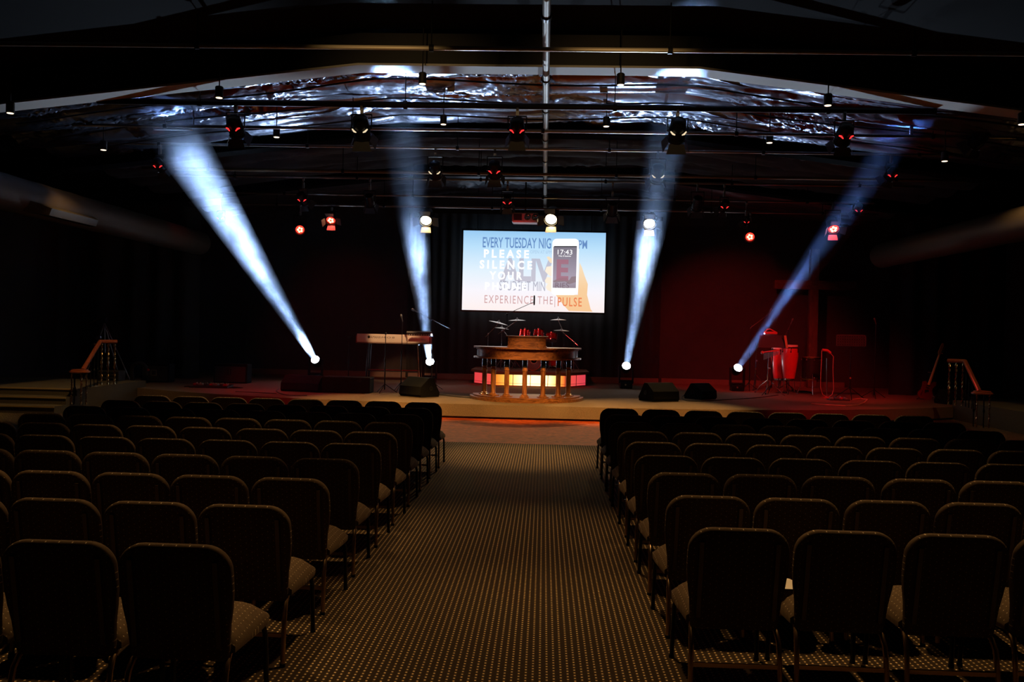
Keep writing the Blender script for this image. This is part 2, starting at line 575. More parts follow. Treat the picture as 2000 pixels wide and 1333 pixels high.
# straps that hold the blanket
strapm = mat('black_strap', (.01, .01, .01), .7)
for k, y in enumerate((15.15, 16.35, 17.5)):
    mb = MB()
    pts = [(x, y + .1 * math.sin(x * .5 + k), roof(x) + .13 - .03 * math.cos(x * 1.3)) for x in [-9.5 + .5 * i for i in range(38)]]
    mb.tube(pts, .018, 5)
    tag(mb.build('insulation_strap', strapm), 'long black strap under the silver ceiling insulation, ' + ('nearest the front beam', 'middle of three', 'deepest of three')[k], 'strap', 'straps under the insulation')

# side steps left and right of the stage
def steps(name, x0, x1, nose_m):
    mb = MB()
    for i in range(3):
        mb.box(((x0 + x1) / 2, (17.0 + .42 * i + 20.99) / 2, .075 + .15 * i), (x1 - x0, 20.99 - (17.0 + .42 * i), .15))
    o = struct(name, mb, mat('step_carpet', (.10, .085, .05), .9, bump=.4, bscale=50, vary=.3))
    for i in range(3):
        MB().box(((x0 + x1) / 2, 17.0 + .42 * i - .006, .15 * (i + 1) - .012), (x1 - x0, .02, .03)).build('step_nosing', nose_m, o)
    return o
NOSE = mat('step_nosing_strip', (.42, .32, .16), .5)
steps('floor_side_steps', WX0, -9.72, NOSE)
steps('floor_side_steps_far_side', 9.72, WX1, NOSE)

# ------------------------------------------------------------------ chairs
def back_profile(w_top, w_waist, z0, z1, r=.118, n=8):
    """half outline of the chair back, from bottom middle up to top middle (right side)"""
    pts = [(w_waist / 2 - .03, z0), (w_waist / 2 - .006, z0 + .012), (w_waist / 2, z0 + .05)]
    h = z1 - z0
    for t in (.3, .45, .6):
        k = (t - .12) / .5
        pts.append((w_waist / 2 + (w_top - w_waist) / 2 * (3 * k * k - 2 * k ** 3 if 0 < k < 1 else (1 if k >= 1 else 0)), z0 + h * t))
    pts.append((w_top / 2, z1 - r * 1.15))
    for i in range(1, n + 1):
        a = PI / 2 * i / n
        pts.append((w_top / 2 - r + r * math.cos(a), z1 - r + r * math.sin(a)))
    return pts

def make_chair():
    t = thing('stacking_chair', 'chair', 'chair')
    # backrest: padded slab leaning towards the camera
    half = back_profile(.508, .448, .33, .87)
    out = half + [(-x, z) for x, z in half[::-1]]
    def lean(x, z, off):
        return (x, -.235 - (z - .36) * .17 + off, z)
    cz = .6
    layers = [(-.0, .93), (.006, .985), (.018, 1.0), (.036, 1.0), (.05, .985), (.058, .94), (.062, .8)]
    vs, fs, n = [], [], len(out)
    for off, k in layers:
        for x, z in out:
            vs.append(lean(x - (1 - k) * x, cz + (z - cz) * k, off - .03))
    for i in range(len(layers) - 1):
        for j in range(n):
            j2 = (j + 1) % n
            fs.append((i * n + j, i * n + j2, (i + 1) * n + j2, (i + 1) * n + j))
    fs.append(tuple(range(n))[::-1]); fs.append(tuple(range((len(layers) - 1) * n, len(layers) * n)))
    MB().add(vs, fs).build('backrest', BACKFAB, t, 60)
    # seat: crowned cushion with a waterfall front
    nx, ny = 12, 12
    vs, fs = [], []
    def seat_w(v):
        return .475 + .037 * min(1, v * 1.6) - (.05 * max(0, (v - .85) / .15) ** 2)
    for side in (0, 1):
        for j in range(ny + 1):
            v = j / ny
            for i in range(nx + 1):
                u = i / nx * 2 - 1
                x = seat_w(v) / 2 * u
                y = -.21 + .47 * v
                crown = (1 - abs(u) ** 4.5) * (1 - max(0, (v - .72) / .28) ** 2.4 * .95) * (1 - max(0, (.08 - v) / .08) * .5)
                z = .385 + .092 * crown if side == 0 else .358 - .014 * (1 - abs(u) ** 4)
                vs.append((x, y + (.0 if side == 0 else -.01 * v), z))
    N = (nx + 1) * (ny + 1)
    for side in (0, 1):
        for j in range(ny):
            for i in range(nx):
                a = side * N + j * (nx + 1) + i
                q = (a, a + 1, a + nx + 2, a + nx + 1)
                fs.append(q if side == 0 else q[::-1])
    border = [i for i in range(nx + 1)] + [(j + 1) * (nx + 1) - 1 for j in range(1, ny + 1)] + [ny * (nx + 1) + i for i in range(nx - 1, -1, -1)] + [j * (nx + 1) for j in range(ny - 1, 0, -1)]
    for a, b in zip(border, border[1:] + border[:1]):
        fs.append((a, b, b + N, a + N))
    MB().add(vs, fs).build('seat', FABRIC, t, 60)
    mb = MB()
    for s in (-1, 1):
        mb.box((s * .195, .02, .365), (.025, .44, .03))
    mb.box((0, .2, .365), (.39, .025, .03)); mb.box((0, -.17, .365), (.39, .025, .03))
    mb.build('seat_frame', METALB, t)
    for s in (-1, 1):
        # rear leg: bent tube, chrome-bronze, coming out under the seat and splaying back
        pts = [(s * .195, -.10, .352), (s * .205, -.19, .348), (s * .215, -.245, .325), (s * .22, -.275, .28), (s * .222, -.29, .22), (s * .224, -.305, .1), (s * .226, -.315, .012)]
        leg = MB().tube(pts, .0135, 10).build('leg', BRONZE, t)
        MB().lathe([(.016, 0), (.016, .02)], (s * .226, -.3155, 0), seg=10).build('foot_cap', RUBBER, leg)
        pts = [(s * .205, .16, .352), (s * .225, .20, .345), (s * .233, .215, .30), (s * .236, .225, .15), (s * .238, .235, .012)]
        leg = MB().tube(pts, .0135, 8).build('leg', METALB, t)
        MB().lathe([(.016, 0), (.016, .02)], (s * .238, .2353, 0), seg=10).build('foot_cap', RUBBER, leg)
        # flat uprights seen on the rear of the back
        b = MB()
        b.add([lean(s * .19 + dx, z, o_) for z in (.40, .80) for dx in (-.011, .011) for o_ in (-.045, -.02)],
              [(0, 1, 3, 2), (4, 6, 7, 5), (0, 4, 5, 1), (2, 3, 7, 6), (0, 2, 6, 4), (1, 5, 7, 3)])
        b.build('back_upright', mat('dark_bronze_upright', (.12, .09, .06), .5, .6), t)
    mb = MB().box((0, -.297, .165), (.43, .012, .022))
    mb.build('stretcher', BRONZE, t)
    return t

ORD = ['first', 'second', 'third', 'fourth', 'fifth', 'sixth', 'seventh', 'eighth', 'ninth', 'tenth']
proto = make_chair()
proto_used = False
def clone(o, parent=None):
    c = o.copy()
    COL.objects.link(c)
    if parent is not None:
        c.parent = parent
    for ch in o.children:
        clone(ch, c)
    return c
kids_cache = None
def place_chair(x, y, rz, block, row, seat):
    global proto_used
    t = proto if not proto_used else clone(proto)
    if not proto_used:
        proto_used = True
    t.location = (x, y, 0)
    t.rotation_euler = (0, 0, rz)
    t['label'] = 'dark upholstered stacking chair, %s block, %s row from the stage, %s seat from the aisle' % (block, ORD[row], ORD[seat])
    t['group'] = 'chairs of the %s block, %s row from the stage' % (block, ORD[row])
rnd = random.Random(3)
PITCH = .8655
# keep the source unplaced copies correct: make copies first, then place the original last
plan = []
for k in range(10):
    D = 3.767 + PITCH * k
    for s in range(8):
        x = -1.34 - .2525 - .527 * s
        plan.append((x, D + .31 + .006 * s, 'left', 9 - k, s, D))
for k in range(9):
    D = 4.424 + PITCH * k
    for s in range(8):
        x = .755 + .2525 + .541 * s
        plan.append((x, D + .31 + .006 * s, 'right', 8 - k, s, D))
keep = []
for x, y, block, row, s, D in plan:
    # leave out chairs wholly outside the frame
    lim0 = (-0.31) * y * 2.0 - .45
    if x < -1062 / 1700 * (y + .3) - .30 or x > 938 / 1700 * (y + .3) + .30:
        continue
    keep.append((x, y, block, row, s))
for i, (x, y, block, row, s) in enumerate(keep):
    rz = R(rnd.uniform(-1.2, 1.2))
    if i < len(keep) - 1:
        t = clone(proto)
    else:
        t = proto
    t.location = (x + rnd.uniform(-.004, .004), y + rnd.uniform(-.012, .012), 0)
    t.rotation_euler = (0, 0, rz)
    t['label'] = 'dark upholstered stacking chair, %s block, %s row from the stage, %s seat from the aisle' % (block, ORD[row], ORD[s])
    t['group'] = 'chairs of the %s block' % block
# crumpled white paper on a seat
mb = MB()
vs = [(.11 * math.cos(a) * r_, .09 * math.sin(a) * r_, .02 + .05 * abs(noise.noise(Vector((a, r_ * 3, 1)))) * r_ + (1 - r_) * .05) for r_ in (1, .7, .4, .1) for a in [2 * PI * k / 12 for k in range(12)]]
fs = [(i * 12 + k, i * 12 + (k + 1) % 12, (i + 1) * 12 + (k + 1) % 12, (i + 1) * 12 + k) for i in range(3) for k in range(12)] + [tuple(range(36, 48)), tuple(range(12))[::-1]]
o = mb.add(vs, fs).build('crumpled_paper', PAPERW)
pp = on(1538, 1146, .47)
o.location = (pp.x, pp.y, .445)
tag(o, 'small crumpled white paper lying on a chair seat in the near right rows', 'paper')

# ------------------------------------------------------------------ lectern
def make_lectern():
    Yc = 20.25
    t = thing('lectern', 'semicircular oak lectern on seven columns at the front of the stage', 'lectern', (AX - .02, Yc, ZS))
    def arc(rx, ry, n=28, a0=180, a1=360, flat=0.0):
        return [(rx * math.cos(R(a0 + (a1 - a0) * i / n)), ry * math.sin(R(a0 + (a1 - a0) * i / n)) - flat) for i in range(n + 1)]
    base = MB().prism(arc(1.32, 1.42) + [(1.32, .12), (-1.32, .12)], 0, .065).build('base', OAK, t)
    MB().prism(arc(1.25, 1.34) + [(1.25, .1), (-1.25, .1)], .065, .10).build('base_step', OAK, base)
    # columns
    for k, th in enumerate((-69, -46, -24.5, -1.5, 21.5, 44, 68)):
        a = R(th)
        x, y = 1.03 * math.sin(a), -1.10 * math.cos(a)
        prof = [(.105, .10), (.105, .125), (.085, .135), (.085, .15), (.062, .165), (.055, .19), (.053, .66), (.058, .68), (.066, .69), (.066, .71), (.053, .72), (.053, .76)]
        c = MB().lathe(prof, (x, y, 0), seg=20).build('column', OAKV, t)
        MB().lathe([(.056, .76), (.056, .94)], (x, y, 0), seg=20).build('column_sleeve', mat('black_gloss', (.01, .01, .012), .08, coat=1), c)
        MB().box((x, y, .112), (.2, .2, .022), Matrix.Rotation(a, 3, 'Z')).build('column_foot', OAK, c)
    MB().prism(arc(1.25, 1.34) + [(1.25, .1), (-1.25, .1)], .935, .965).build('lower_shelf', OAK, t)
    fr = MB().prism(arc(1.17, 1.25) + [(1.17, .08), (-1.17, .08)], .965, 1.165).build('frieze', OAK, t)
    mb = MB()
    for i in range(56):
        a = R(182 + 176 * i / 55)
        x, y = 1.178 * math.cos(a), 1.258 * math.sin(a)
        mb.box((x, y, 1.148), (.026, .03, .03), Matrix.Rotation(a, 3, 'Z'))
    mb.build('dentil_moulding', OAKV, fr)
    MB().prism(arc(1.25, 1.34) + [(1.25, .1), (-1.25, .1)], 1.165, 1.20).build('countertop', OAK, t)
    # raised reading desk, bowed front
    bow = [( .425 * s_, -.85 - .11 * (1 - s_ * s_)) for s_ in [-1 + i / 6 for i in range(13)]]
    d = MB().prism(bow + [(.425, -.45), (-.425, -.45)], 1.20, 1.43).build('reading_desk', OAK, t)
    mb = MB()
    for i in range(19):
        s_ = -.95 + 1.9 * i / 18
        mb.box((.425 * s_, -.857 - .11 * (1 - s_ * s_), 1.39), (.014, .014, .075))
    mb.build('fluting', OAKV, d)
    bow2 = [(.475 * s_, -.87 - .13 * (1 - s_ * s_)) for s_ in [-1 + i / 6 for i in range(13)]]
    mb = MB().prism(bow2 + [(.475, -.42), (-.475, -.42)], 1.43, 1.455)
    mb.build('desk_top', OAK, t)
    bow3 = [(.445 * s_, -.86 - .12 * (1 - s_ * s_)) for s_ in [-1 + i / 6 for i in range(13)]]
    MB().prism(bow3 + [(.445, -.44), (-.445, -.44)], 1.20, 1.225).build('desk_foot_moulding', OAKV, d)
    return t
make_lectern()

# ------------------------------------------------------------------ screen
def gradient_mat(name, stops, z0, z1, strength=1.0, alpha=None, tint=None):
    """light of the projected picture: colours change with height inside the picture itself"""
    m = bpy.data.materials.new(name)
    m.use_nodes = True
    n, l = m.node_tree.nodes, m.node_tree.links
    n.clear()
    out = n.new('ShaderNodeOutputMaterial')
    em = n.new('ShaderNodeEmission')
    em.inputs[1].default_value = strength
    if len(stops) == 1:
        em.inputs[0].default_value = (*stops[0][1], 1)
    else:
        tc = n.new('ShaderNodeTexCoord')
        sp = n.new('ShaderNodeSeparateXYZ')
        l.new(tc.outputs['Object'], sp.inputs[0])
        mr = n.new('ShaderNodeMapRange')
        mr.inputs[1].default_value = z0
        mr.inputs[2].default_value = z1
        l.new(sp.outputs['Z'], mr.inputs[0])
        rp = n.new('ShaderNodeValToRGB')
        set_ramp(rp.color_ramp, stops)
        l.new(mr.outputs[0], rp.inputs[0])
        l.new(rp.outputs[0], em.inputs[0])
    if alpha is None:
        l.new(em.outputs[0], out.inputs[0])
    else:
        tr = n.new('ShaderNodeBsdfTransparent')
        mx = n.new('ShaderNodeMixShader')
        mx.inputs[0].default_value = alpha
        l.new(tr.outputs[0], mx.inputs[1])
        l.new(em.outputs[0], mx.inputs[2])
        l.new(mx.outputs[0], out.inputs[0])
    return m

def make_screen():
    YS = 27.3
    tl, tr_, bl, br = at(905, 449.5, YS), at(1183, 456, YS), at(902.5, 605.5, YS), at(1180.5, 611.5, YS)
    cx = (tl.x + tr_.x + bl.x + br.x) / 4
    cz = (tl.z + tr_.z + bl.z + br.z) / 4
    W = ((tr_.x - tl.x) + (br.x - bl.x)) / 2
    H = ((tl.z - bl.z) + (tr_.z - br.z)) / 2
    t = thing('projection_screen', 'large projection screen showing a blue sky slide about silencing phones', 'screen', (cx, YS, cz))
    fm = mat('screen_frame', (.012, .012, .014), .5)
    b = .05
    mb = MB()
    mb.box((0, .02, H / 2 + b / 2), (W + 2 * b, .05, b)).box((0, .02, -H / 2 - b / 2), (W + 2 * b, .05, b))
    mb.box((-W / 2 - b / 2, .02, 0), (b, .05, H)).box((W / 2 + b / 2, .02, 0), (b, .05, H))
    mb.build('frame', fm, t)
    for sx in (-1, 1):
        MB().tube([(sx * W * .4, .03, H / 2 + b), (sx * W * .4, .03, roof(cx) + .55 - cz)], .01, 6).build('hanging_cable', METALB, t)
    sky = gradient_mat('projected_sky', [(0, (1.0, .88, .86)), (.25, (.96, .93, .99)), (.5, (.78, .90, 1.0)), (.8, (.50, .76, .98)), (1, (.32, .60, .90))], -H / 2, H / 2, 1.0)
    pic = MB().box((0, .012, 0), (W, .02, H)).build('picture', sky, t)
    # slide coordinates: the zoomed view of 2000x1161 px shows 310x180 px of the photograph
    def P(u, v):
        px, py = 890 + u * .155, 440 + v * .155
        q = at(px, py, YS)
        return (q.x - cx, q.z - cz)
    def flat(name, pts, m, y, parent=pic, smooth=False):
        return MB().prism([P(*p) for p in pts], y - .001, y, 'y').build(name, m, parent, 0)
    def word(s, u0, u1, v0, v1, m, y, bold=.0, sp=1.0, name='lettering'):
        a, b_ = P(u0, v1), P(u1, v0)
        o_ = text_mesh(s, name, m, b_[0] - a[0], b_[1] - a[1], ((a[0] + b_[0]) / 2, y, (a[1] + b_[1]) / 2), pic, .0005, bold, (PI / 2, 0, 0), sp)
        o_.rotation_euler = (PI / 2, 0, 0)
        return o_
    skin = gradient_mat('projected_skin', [(0, (1.0, .62, .33)), (.4, (1, .66, .36)), (1, (1, .84, .62))], -H * .5, H * .2, .95)
    skin2 = gradient_mat('projected_light_skin', [(0, (1.0, .88, .72))], 0, 1, 1.0)
    white = gradient_mat('projected_white', [(0, (1, 1, 1))], 0, 1, 1.15)
    grey = gradient_mat('projected_phone_display', [(0, (.28, .22, .25)), (.3, (.42, .36, .45)), (1, (.22, .20, .25))], -H * .25, H * .28, 1.0)
    blue = gradient_mat('projected_blue_letters', [(0, (.13, .26, .55))], 0, 1, 1.0, .82)
    mauve = gradient_mat('projected_mauve_letters', [(0, (.50, .46, .56))], 0, 1, 1.0, .5)
    greyl = gradient_mat('projected_grey_letters', [(0, (.42, .42, .52))], 0, 1, 1.0, .7)
    rose = gradient_mat('projected_rose_letters', [(0, (.62, .33, .33))], 0, 1, 1.0, .7)
    orange = gradient_mat('projected_orange_letters', [(0, (.85, .22, .08))], 0, 1, 1.0, .8)
    faint = gradient_mat('projected_faint_letters', [(0, (.35, .5, .72))], 0, 1, 1.0, .35)
    # letters behind the phone
    word('EVERY TUESDAY NIG', 340, 1204, 165, 282, blue, -.002, .012)
    word('PM', 1550, 1658, 192, 298, blue, -.002, .012)
    word('OPEN AT 6PM', 940, 1210, 320, 358, faint, -.002)
    word('ALIV', 560, 1230, 425, 705, mauve, -.002, .04)
    word('STUDENT MIN', 550, 1128, 712, 822, greyl, -.003, .0)
    # hand and phone
    flat('hand', [(1260, 880), (1540, 880), (1560, 470), (1590, 530), (1625, 640), (1665, 745), (1655, 880), (1700, 1060), (1725, 1092), (1425, 1082), (1340, 985)], skin, -.004)
    for pts in ([(1145, 400), (1175, 395), (1215, 425), (1215, 480), (1190, 475), (1160, 430)],
                [(1125, 580), (1145, 525), (1215, 515), (1225, 640), (1200, 650), (1150, 610)],
                [(1122, 700), (1150, 655), (1222, 660), (1230, 735), (1185, 745), (1135, 730)],
                [(1135, 780), (1160, 740), (1230, 745), (1240, 830), (1200, 840), (1150, 815)]):
        flat('finger', pts, skin2 if pts[0][1] > 500 else skin, -.005)
    def rrect(u0, v0, u1, v1, r, sk=0):
        pts = []
        for cxx, cyy, a0 in ((u1 - r, v0 + r, -90), (u1 - r, v1 - r, 0), (u0 + r, v1 - r, 90), (u0 + r, v0 + r, 180)):
            for i in range(7):
                a = R(a0 + 15 * i)
                pts.append((cxx + r * math.cos(a), cyy + r * math.sin(a)))
        return [(u + sk * (v - 500), v) for u, v in pts]
    flat('phone', rrect(1212, 172, 1548, 882, 55, -.022), white, -.006)
    flat('phone_display', [(1231, 272), (1528, 272), (1514, 795), (1222, 790)], grey, -.0075)
    flat('phone_status_bar', [(1240, 264), (1528, 264), (1527, 278), (1240, 278)], gradient_mat('projected_dark', [(0, (.05, .05, .06))], 0, 1, 1), -.0085)
    flat('display_hills', [(1222, 710), (1300, 668), (1400, 662), (1425, 700), (1460, 650), (1516, 645), (1514, 720), (1430, 745), (1380, 712), (1250, 720)], gradient_mat('projected_hills', [(0, (.30, .22, .25))], 0, 1, 1), -.0085)
    word('17:43', 1285, 1470, 312, 370, white, -.0095, .0)
    word('Friday, 26 September', 1296, 1455, 383, 400, white, -.0095, .02)
    word('E', 1268, 1425, 435, 700, gradient_mat('projected_wine_letter', [(0, (.40, .16, .22))], 0, 1, 1, .6), -.0095, .04)
    word('RIES', 1255, 1430, 728, 792, gradient_mat('projected_dark_letters', [(0, (.2, .13, .17))], 0, 1, 1, .6), -.0095, .0)
    word('EXPERIENCE THE|', 362, 1255, 900, 1015, rose, -.0095, .0, 1.25)
    word('PULSE', 1285, 1590, 915, 1022, orange, -.0095, .01, 1.2)
    # white words
    for s, u0, u1, v0, v1 in (('PLEASE', 355, 925, 315, 410), ('SILENCE', 302, 965, 452, 548), ('YOUR', 425, 840, 590, 685), ('PHONE', 368, 890, 730, 815)):
        word(s, u0, u1, v0, v1, white, -.011, .035, 1.5)
    return t
make_screen()

# ------------------------------------------------------------------ rigging pipes
PZ = 5.58
def rig_pipe(Y, z, x0, x1, r, label, name='rigging_pipe', m=METALB):
    mb = MB().tube([(x0, Y, z), (x1, Y, z)], r, 10)
    t = mb.build(name, m)
    tag(t, label, 'pipe', 'rigging pipes across the hall')
    n = max(3, int((x1 - x0) / 3))
    for i in range(n):
        x = x0 + (x1 - x0) * (i + .5) / n
        MB().tube([(x, Y, z + r), (x, Y, roof(x) + .2)], .009, 6).build('hanger_rod', METALB, t)
        MB().lathe([(r + .018, -.03), (r + .018, .03)], (x, Y, z), (1, 0, 0), 10).build('pipe_clamp', METALB, t)
    return t
PIPE_G = mat('dark_pipe_steel', (.34, .32, .30), .3, .95)
rig_pipe(11.6, 5.60, -9.5, 9.5, .03, 'dark steel pipe nearest the audience, above the front beam', m=mat('pale_pipe', (.6, .52, .4), .35, .7))
rig_pipe(14.45, PZ, -7.6, 6.3, .052, 'thick black pipe under the front of the silver insulation', m=METALB)
rig_pipe(16.2, PZ, -9.0, 8.8, .03, 'steel pipe under the middle of the silver insulation', m=PIPE_G)
rig_pipe(17.8, PZ, -9.6, 9.0, .028, 'steel pipe under the rear edge of the silver insulation', m=PIPE_G)
rig_pipe(19.9, 5.45, -9.4, 9.4, .035, 'brown lit pipe just behind the silver insulation', m=mat('bronze_pipe', (.25, .17, .09), .4, .8))
rig_pipe(21.2, PZ - .05, -9.2, 9.0, .03, 'steel pipe carrying the fourth line of spotlights', m=PIPE_G)
rig_pipe(24.0, 5.25, -9.0, 9.0, .03, 'steel pipe above the projection screen carrying the rearmost spotlights', m=PIPE_G)
rig_pipe(22.7, 5.35, -8.6, 8.4, .026, 'thin steel pipe between the fourth line of spotlights and the screen', m=PIPE_G)
# the long conduit running towards the stage
mb = MB().tube([(-.06, 6.5, 6.0), (-.05, 28.1, 5.86)], .055, 14)
o = mb.build('ceiling_conduit', mat('galvanised_conduit', (.34, .31, .27), .5, .5))
tag(o, 'long grey conduit running along the ceiling towards the back wall', 'pipe')
for y in (11.4, 14.2, 16.1, 18.4, 20.6, 23.4, 25.4):
    MB().lathe([(.075, -.05), (.075, .05)], (-.06, y, 6.0 - .0065 * (y - 6.5)), (0, 1, 0), 14).build('conduit_clamp', METALB, o)
    MB().tube([(-.06, y, 6.04), (-.06, y, 6.3)], .012, 6).build('conduit_hanger', METALB, o)
# round pipes with corner, top left, and vertical white tube at right
q0, q1 = at(378, 200, 16.2), at(378, 246, 16.2)
o = MB().tube([q0, q1], .016, 8).build('drop_pipe', CHROME); tag(o, 'short bright vertical pipe at the left end of the rigging', 'pipe')
q0, q1 = at(1781, 203, 16.2), at(1780, 264, 16.2)
o = MB().tube([q0, q1], .03, 10).build('drop_pipe', mat('white_tube', (.7, .7, .75), .35)); tag(o, 'white vertical tube at the right end of the rigging', 'pipe')
q0, q1 = at(300, 253, 16.1), at(376, 254, 16.1)
o = MB().tube([q0, q1], .014, 8).build('beam_lit_stretch', mat('beam_lit_white', (.75, .75, .78), .3)); tag(o, 'bright stretch of pipe hit by the left beam, painted as a white overlay', 'bar')  # white overlay on the pipe, the beam's highlight put into its colour

# ------------------------------------------------------------------ can downlights
def can(px, py, Y, where):
    q = at(px, py, Y)
    zt = roof(q.x) + .60
    t = thing('can_downlight', 'small black can downlight, ' + where, 'lamp', (q.x, q.y, q.z), 0, 'can downlights under the ceiling')
    MB().lathe([(.058, 0), (.064, .004), (.064, .165), (.05, .18)], seg=18).build('housing', BLACK, t)
    MB().lathe([(.05, -.006), (.05, 0.001)], seg=18).build('lamp', CANLIGHT, t)
    MB().tube([(0, 0, .18), (0, 0, max(.2, zt - q.z))], .01, 6).build('stem', BLACK, t)
for px, py, Y, where in ((825, 164, 13.8, 'just left of the conduit by the front beam'), (1212, 166, 13.8, 'just right of the conduit by the front beam'),
                         (428, 191, 13.8, 'by the left slope of the front beam'), (1617, 206, 13.8, 'by the right slope of the front beam'),
                         (866, 243, 16.5, 'deeper in and left of the conduit'), (1184, 247, 16.5, 'deeper in and right of the conduit'),
                         (540, 268, 16.5, 'beside the leftmost red spotlight pair'), (1503, 279, 16.5, 'between the two right front spotlights'),
                         (202, 293, 16.5, 'over the left steps'), (1845, 315, 16.5, 'over the right steps'),
                         (20, 221, 13.8, 'at the far left edge of the hall'), (1996, 243, 13.8, 'at the far right edge of the hall')):
    can(px, py, Y, where)

# ------------------------------------------------------------------ stage spotlights
def fixture(px, py, Y, zp, aim, mode, label, size=1.0, doors=True, light=None):
    """px, py: middle of the housing; zp: height of its pipe; aim: direction the lamp points"""
    c = at(px, py, Y)
    t = thing('stage_spotlight', label, 'spotlight', (c.x, c.y, c.z), 0, 'stage spotlights on the rigging')
    d = Vector(aim).normalized()
    side = d.cross(Vector((0, 0, 1))).normalized()
    up = side.cross(d).normalized()
    def L(a, b, e):     # along aim, side, up
        return d * a * size + side * b * size + up * e * size
    r = .125 * size
    body = MB().lathe([(r * .55, -.20 * size), (r * .9, -.17 * size), (r * .95, -.06 * size), (r, -.05 * size), (r, .13 * size), (r * 1.12, .135 * size), (r * 1.12, .16 * size), (r * .93, .162 * size), (r * .9, .12 * size)], (0, 0, 0), d, 20)
    for k in range(4):
        body.lathe([(r * 1.04, (-.02 + k * .03) * size), (r * 1.04, (-.01 + k * .03) * size)], (0, 0, 0), d, 20)
    body.build('housing', METALB, t)
    lens_m = {'warm': LENSWARM, 'red': LENSRED}.get(mode, mat('dark_lens', (.02, .02, .025), .1, coat=.5))
    MB().lathe([(r * .9, .11 * size), (r * .7, .13 * size), (0.0001, .142 * size)], (0, 0, 0), d, 20).build('lens', lens_m, t)
    if mode == 'red':
        for k in range(5):
            MB().ball(d * .14 * size + side * r * .38 * math.cos(k * 1.257) + up * r * .38 * math.sin(k * 1.257), .024 * size, 8, 6).build('glowing_diode', REDCORE, t)
    # yoke up to the pipe
    full = zp - c.z - .05
    top = min(full, .40 * size)
    yk = MB()
    for s in (-1, 1):
        yk.tube([L(0, s * .15, 0), Vector((side.x * s * .155 * size, side.y * s * .155 * size, max(.12, top - .12)))], .011, 6)
    yk.tube([Vector((side.x * -.155 * size, side.y * -.155 * size, max(.12, top - .12))), Vector((side.x * .155 * size, side.y * .155 * size, max(.12, top - .12)))], .013, 6)
    for s in (-1, 1):
        yk.lathe([(.022, 0), (.022, .03)], L(0, s * .13, 0), side * s, 8)
    yk.build('yoke', METALB, t)
    ck = MB().box((0, 0, max(.14, top - .06)), (.05, .06, .10)).lathe([(.045, -.02), (.045, .02)], (0, 0, max(.18, top)), (1, 0, 0), 10)
    ck.lathe([(.045, -.02), (.045, .02)], (0, 0, max(.18, full)), (1, 0, 0), 10).tube([(0, 0, top - .05), (0, 0, full)], .012, 6)
    ck.build('hook_clamp', STEEL, t)
    if doors:
        for k, (sx, sy, op) in enumerate(((1, 0, .5), (-1, 0, .5), (0, 1, .35), (0, -1, .55))):
            w0, w1, ln = .11 * size, .15 * size, .15 * size
            if mode in ('warm', 'red'):
                w0, w1, ln = .085 * size, .10 * size, .12 * size
            lit = mode in ('warm', 'red') and (sy < 0 or (mode == 'red' and sx > 0))  # lit flaps get a paler material, lamp light put into their colour
            if mode in ('warm', 'red') and not lit:
                op = 1.25
            u = side * sx + up * sy
            v = side * abs(sy) + up * abs(sx)
            a0 = d * .16 * size + u * r * 1.0
            a1 = a0 + (d * math.cos(op) + u * math.sin(op)) * ln
            nrm = (d * -math.sin(op) + u * math.cos(op)) * .004
            vs = [a0 - v * w0, a0 + v * w0, a1 + v * w1, a1 - v * w1]
            vs = vs + [p + nrm for p in vs]
            MB().add(vs, [(0, 1, 2, 3), (7, 6, 5, 4), (0, 4, 5, 1), (1, 5, 6, 2), (2, 6, 7, 3), (3, 7, 4, 0)]).build('barn_door', mat('barn_door_black', (.05, .05, .055), .45, .2) if not lit else mat('barn_door_lit', (.35, .33, .32), .5), t, 0)
    if mode in ('glint', 'warmglint'):
        # two slanted glowing slivers stand in for lamp light past the barn doors
        gm = REDGLINT if mode == 'glint' else WARMGLINT
        for s in (-1, 1):
            b0 = Vector((s * .05 * size, -r * 1.06, -.10 * size))
            b1 = Vector((s * .115 * size, -r * .92, -.045 * size))
            MB().tube([b0, (b0 + b1) / 2 + Vector((0, -.006, .012 * size * (1 if mode == 'glint' else -1))), b1], [.008 * size, .015 * size, .010 * size], 6).build('leak_glow', gm, t)
    if mode in ('warm', 'red') and light:
        q = c + d * .19 * size
        spot(mode + '_lamp', q, q + d * 5, light[0], light[1], light[2], .7, .045)
        if doors:
            q = c + d * .15 * size
            spot(mode + '_lamp', q, q + d * .12 - up * .14, 30 if mode == 'warm' else 28, light[1], 100, .6, .03)
    return t
DOWN_AWAY = (0, .75, -.75)
fixture(460, 248, 14.45, PZ, DOWN_AWAY, 'glint', 'black spotlight with two red slits, first from the left on the front pipe')
fixture(706, 250, 14.45, PZ, DOWN_AWAY, 'warmglint', 'black spotlight with two pale slits, second from the left on the front pipe', 1.1)
fixture(1010, 252, 14.45, PZ, DOWN_AWAY, 'glint', 'black spotlight with two red slits, left of the ceiling conduit on the front pipe')
fixture(1323, 255, 14.45, PZ, DOWN_AWAY, 'warmglint', 'black spotlight with two pale slits, brightly lit yoke, below the white beam spot', 1.1)
fixture(1648, 263, 14.45, PZ, DOWN_AWAY, 'glint', 'black spotlight with two red slits, right part of the front pipe')
fixture(1912, 272, 16.2, PZ, (-.4, .7, -.6), 'dark', 'unlit grey-flapped spotlight at the far right of the front rig')
fixture(312, 322, 17.8, PZ, (.3, .7, -.6), 'glint', 'black spotlight leaking red light, far left of the second line', .8)
fixture(850, 333, 17.8, PZ, DOWN_AWAY, 'warmglint', 'dark spotlight with open flaps, above left of the screen', 1.0)
fixture(966, 332, 17.8, PZ, DOWN_AWAY, 'glint', 'black spotlight with two red slits above the left half of the screen', 1.0)
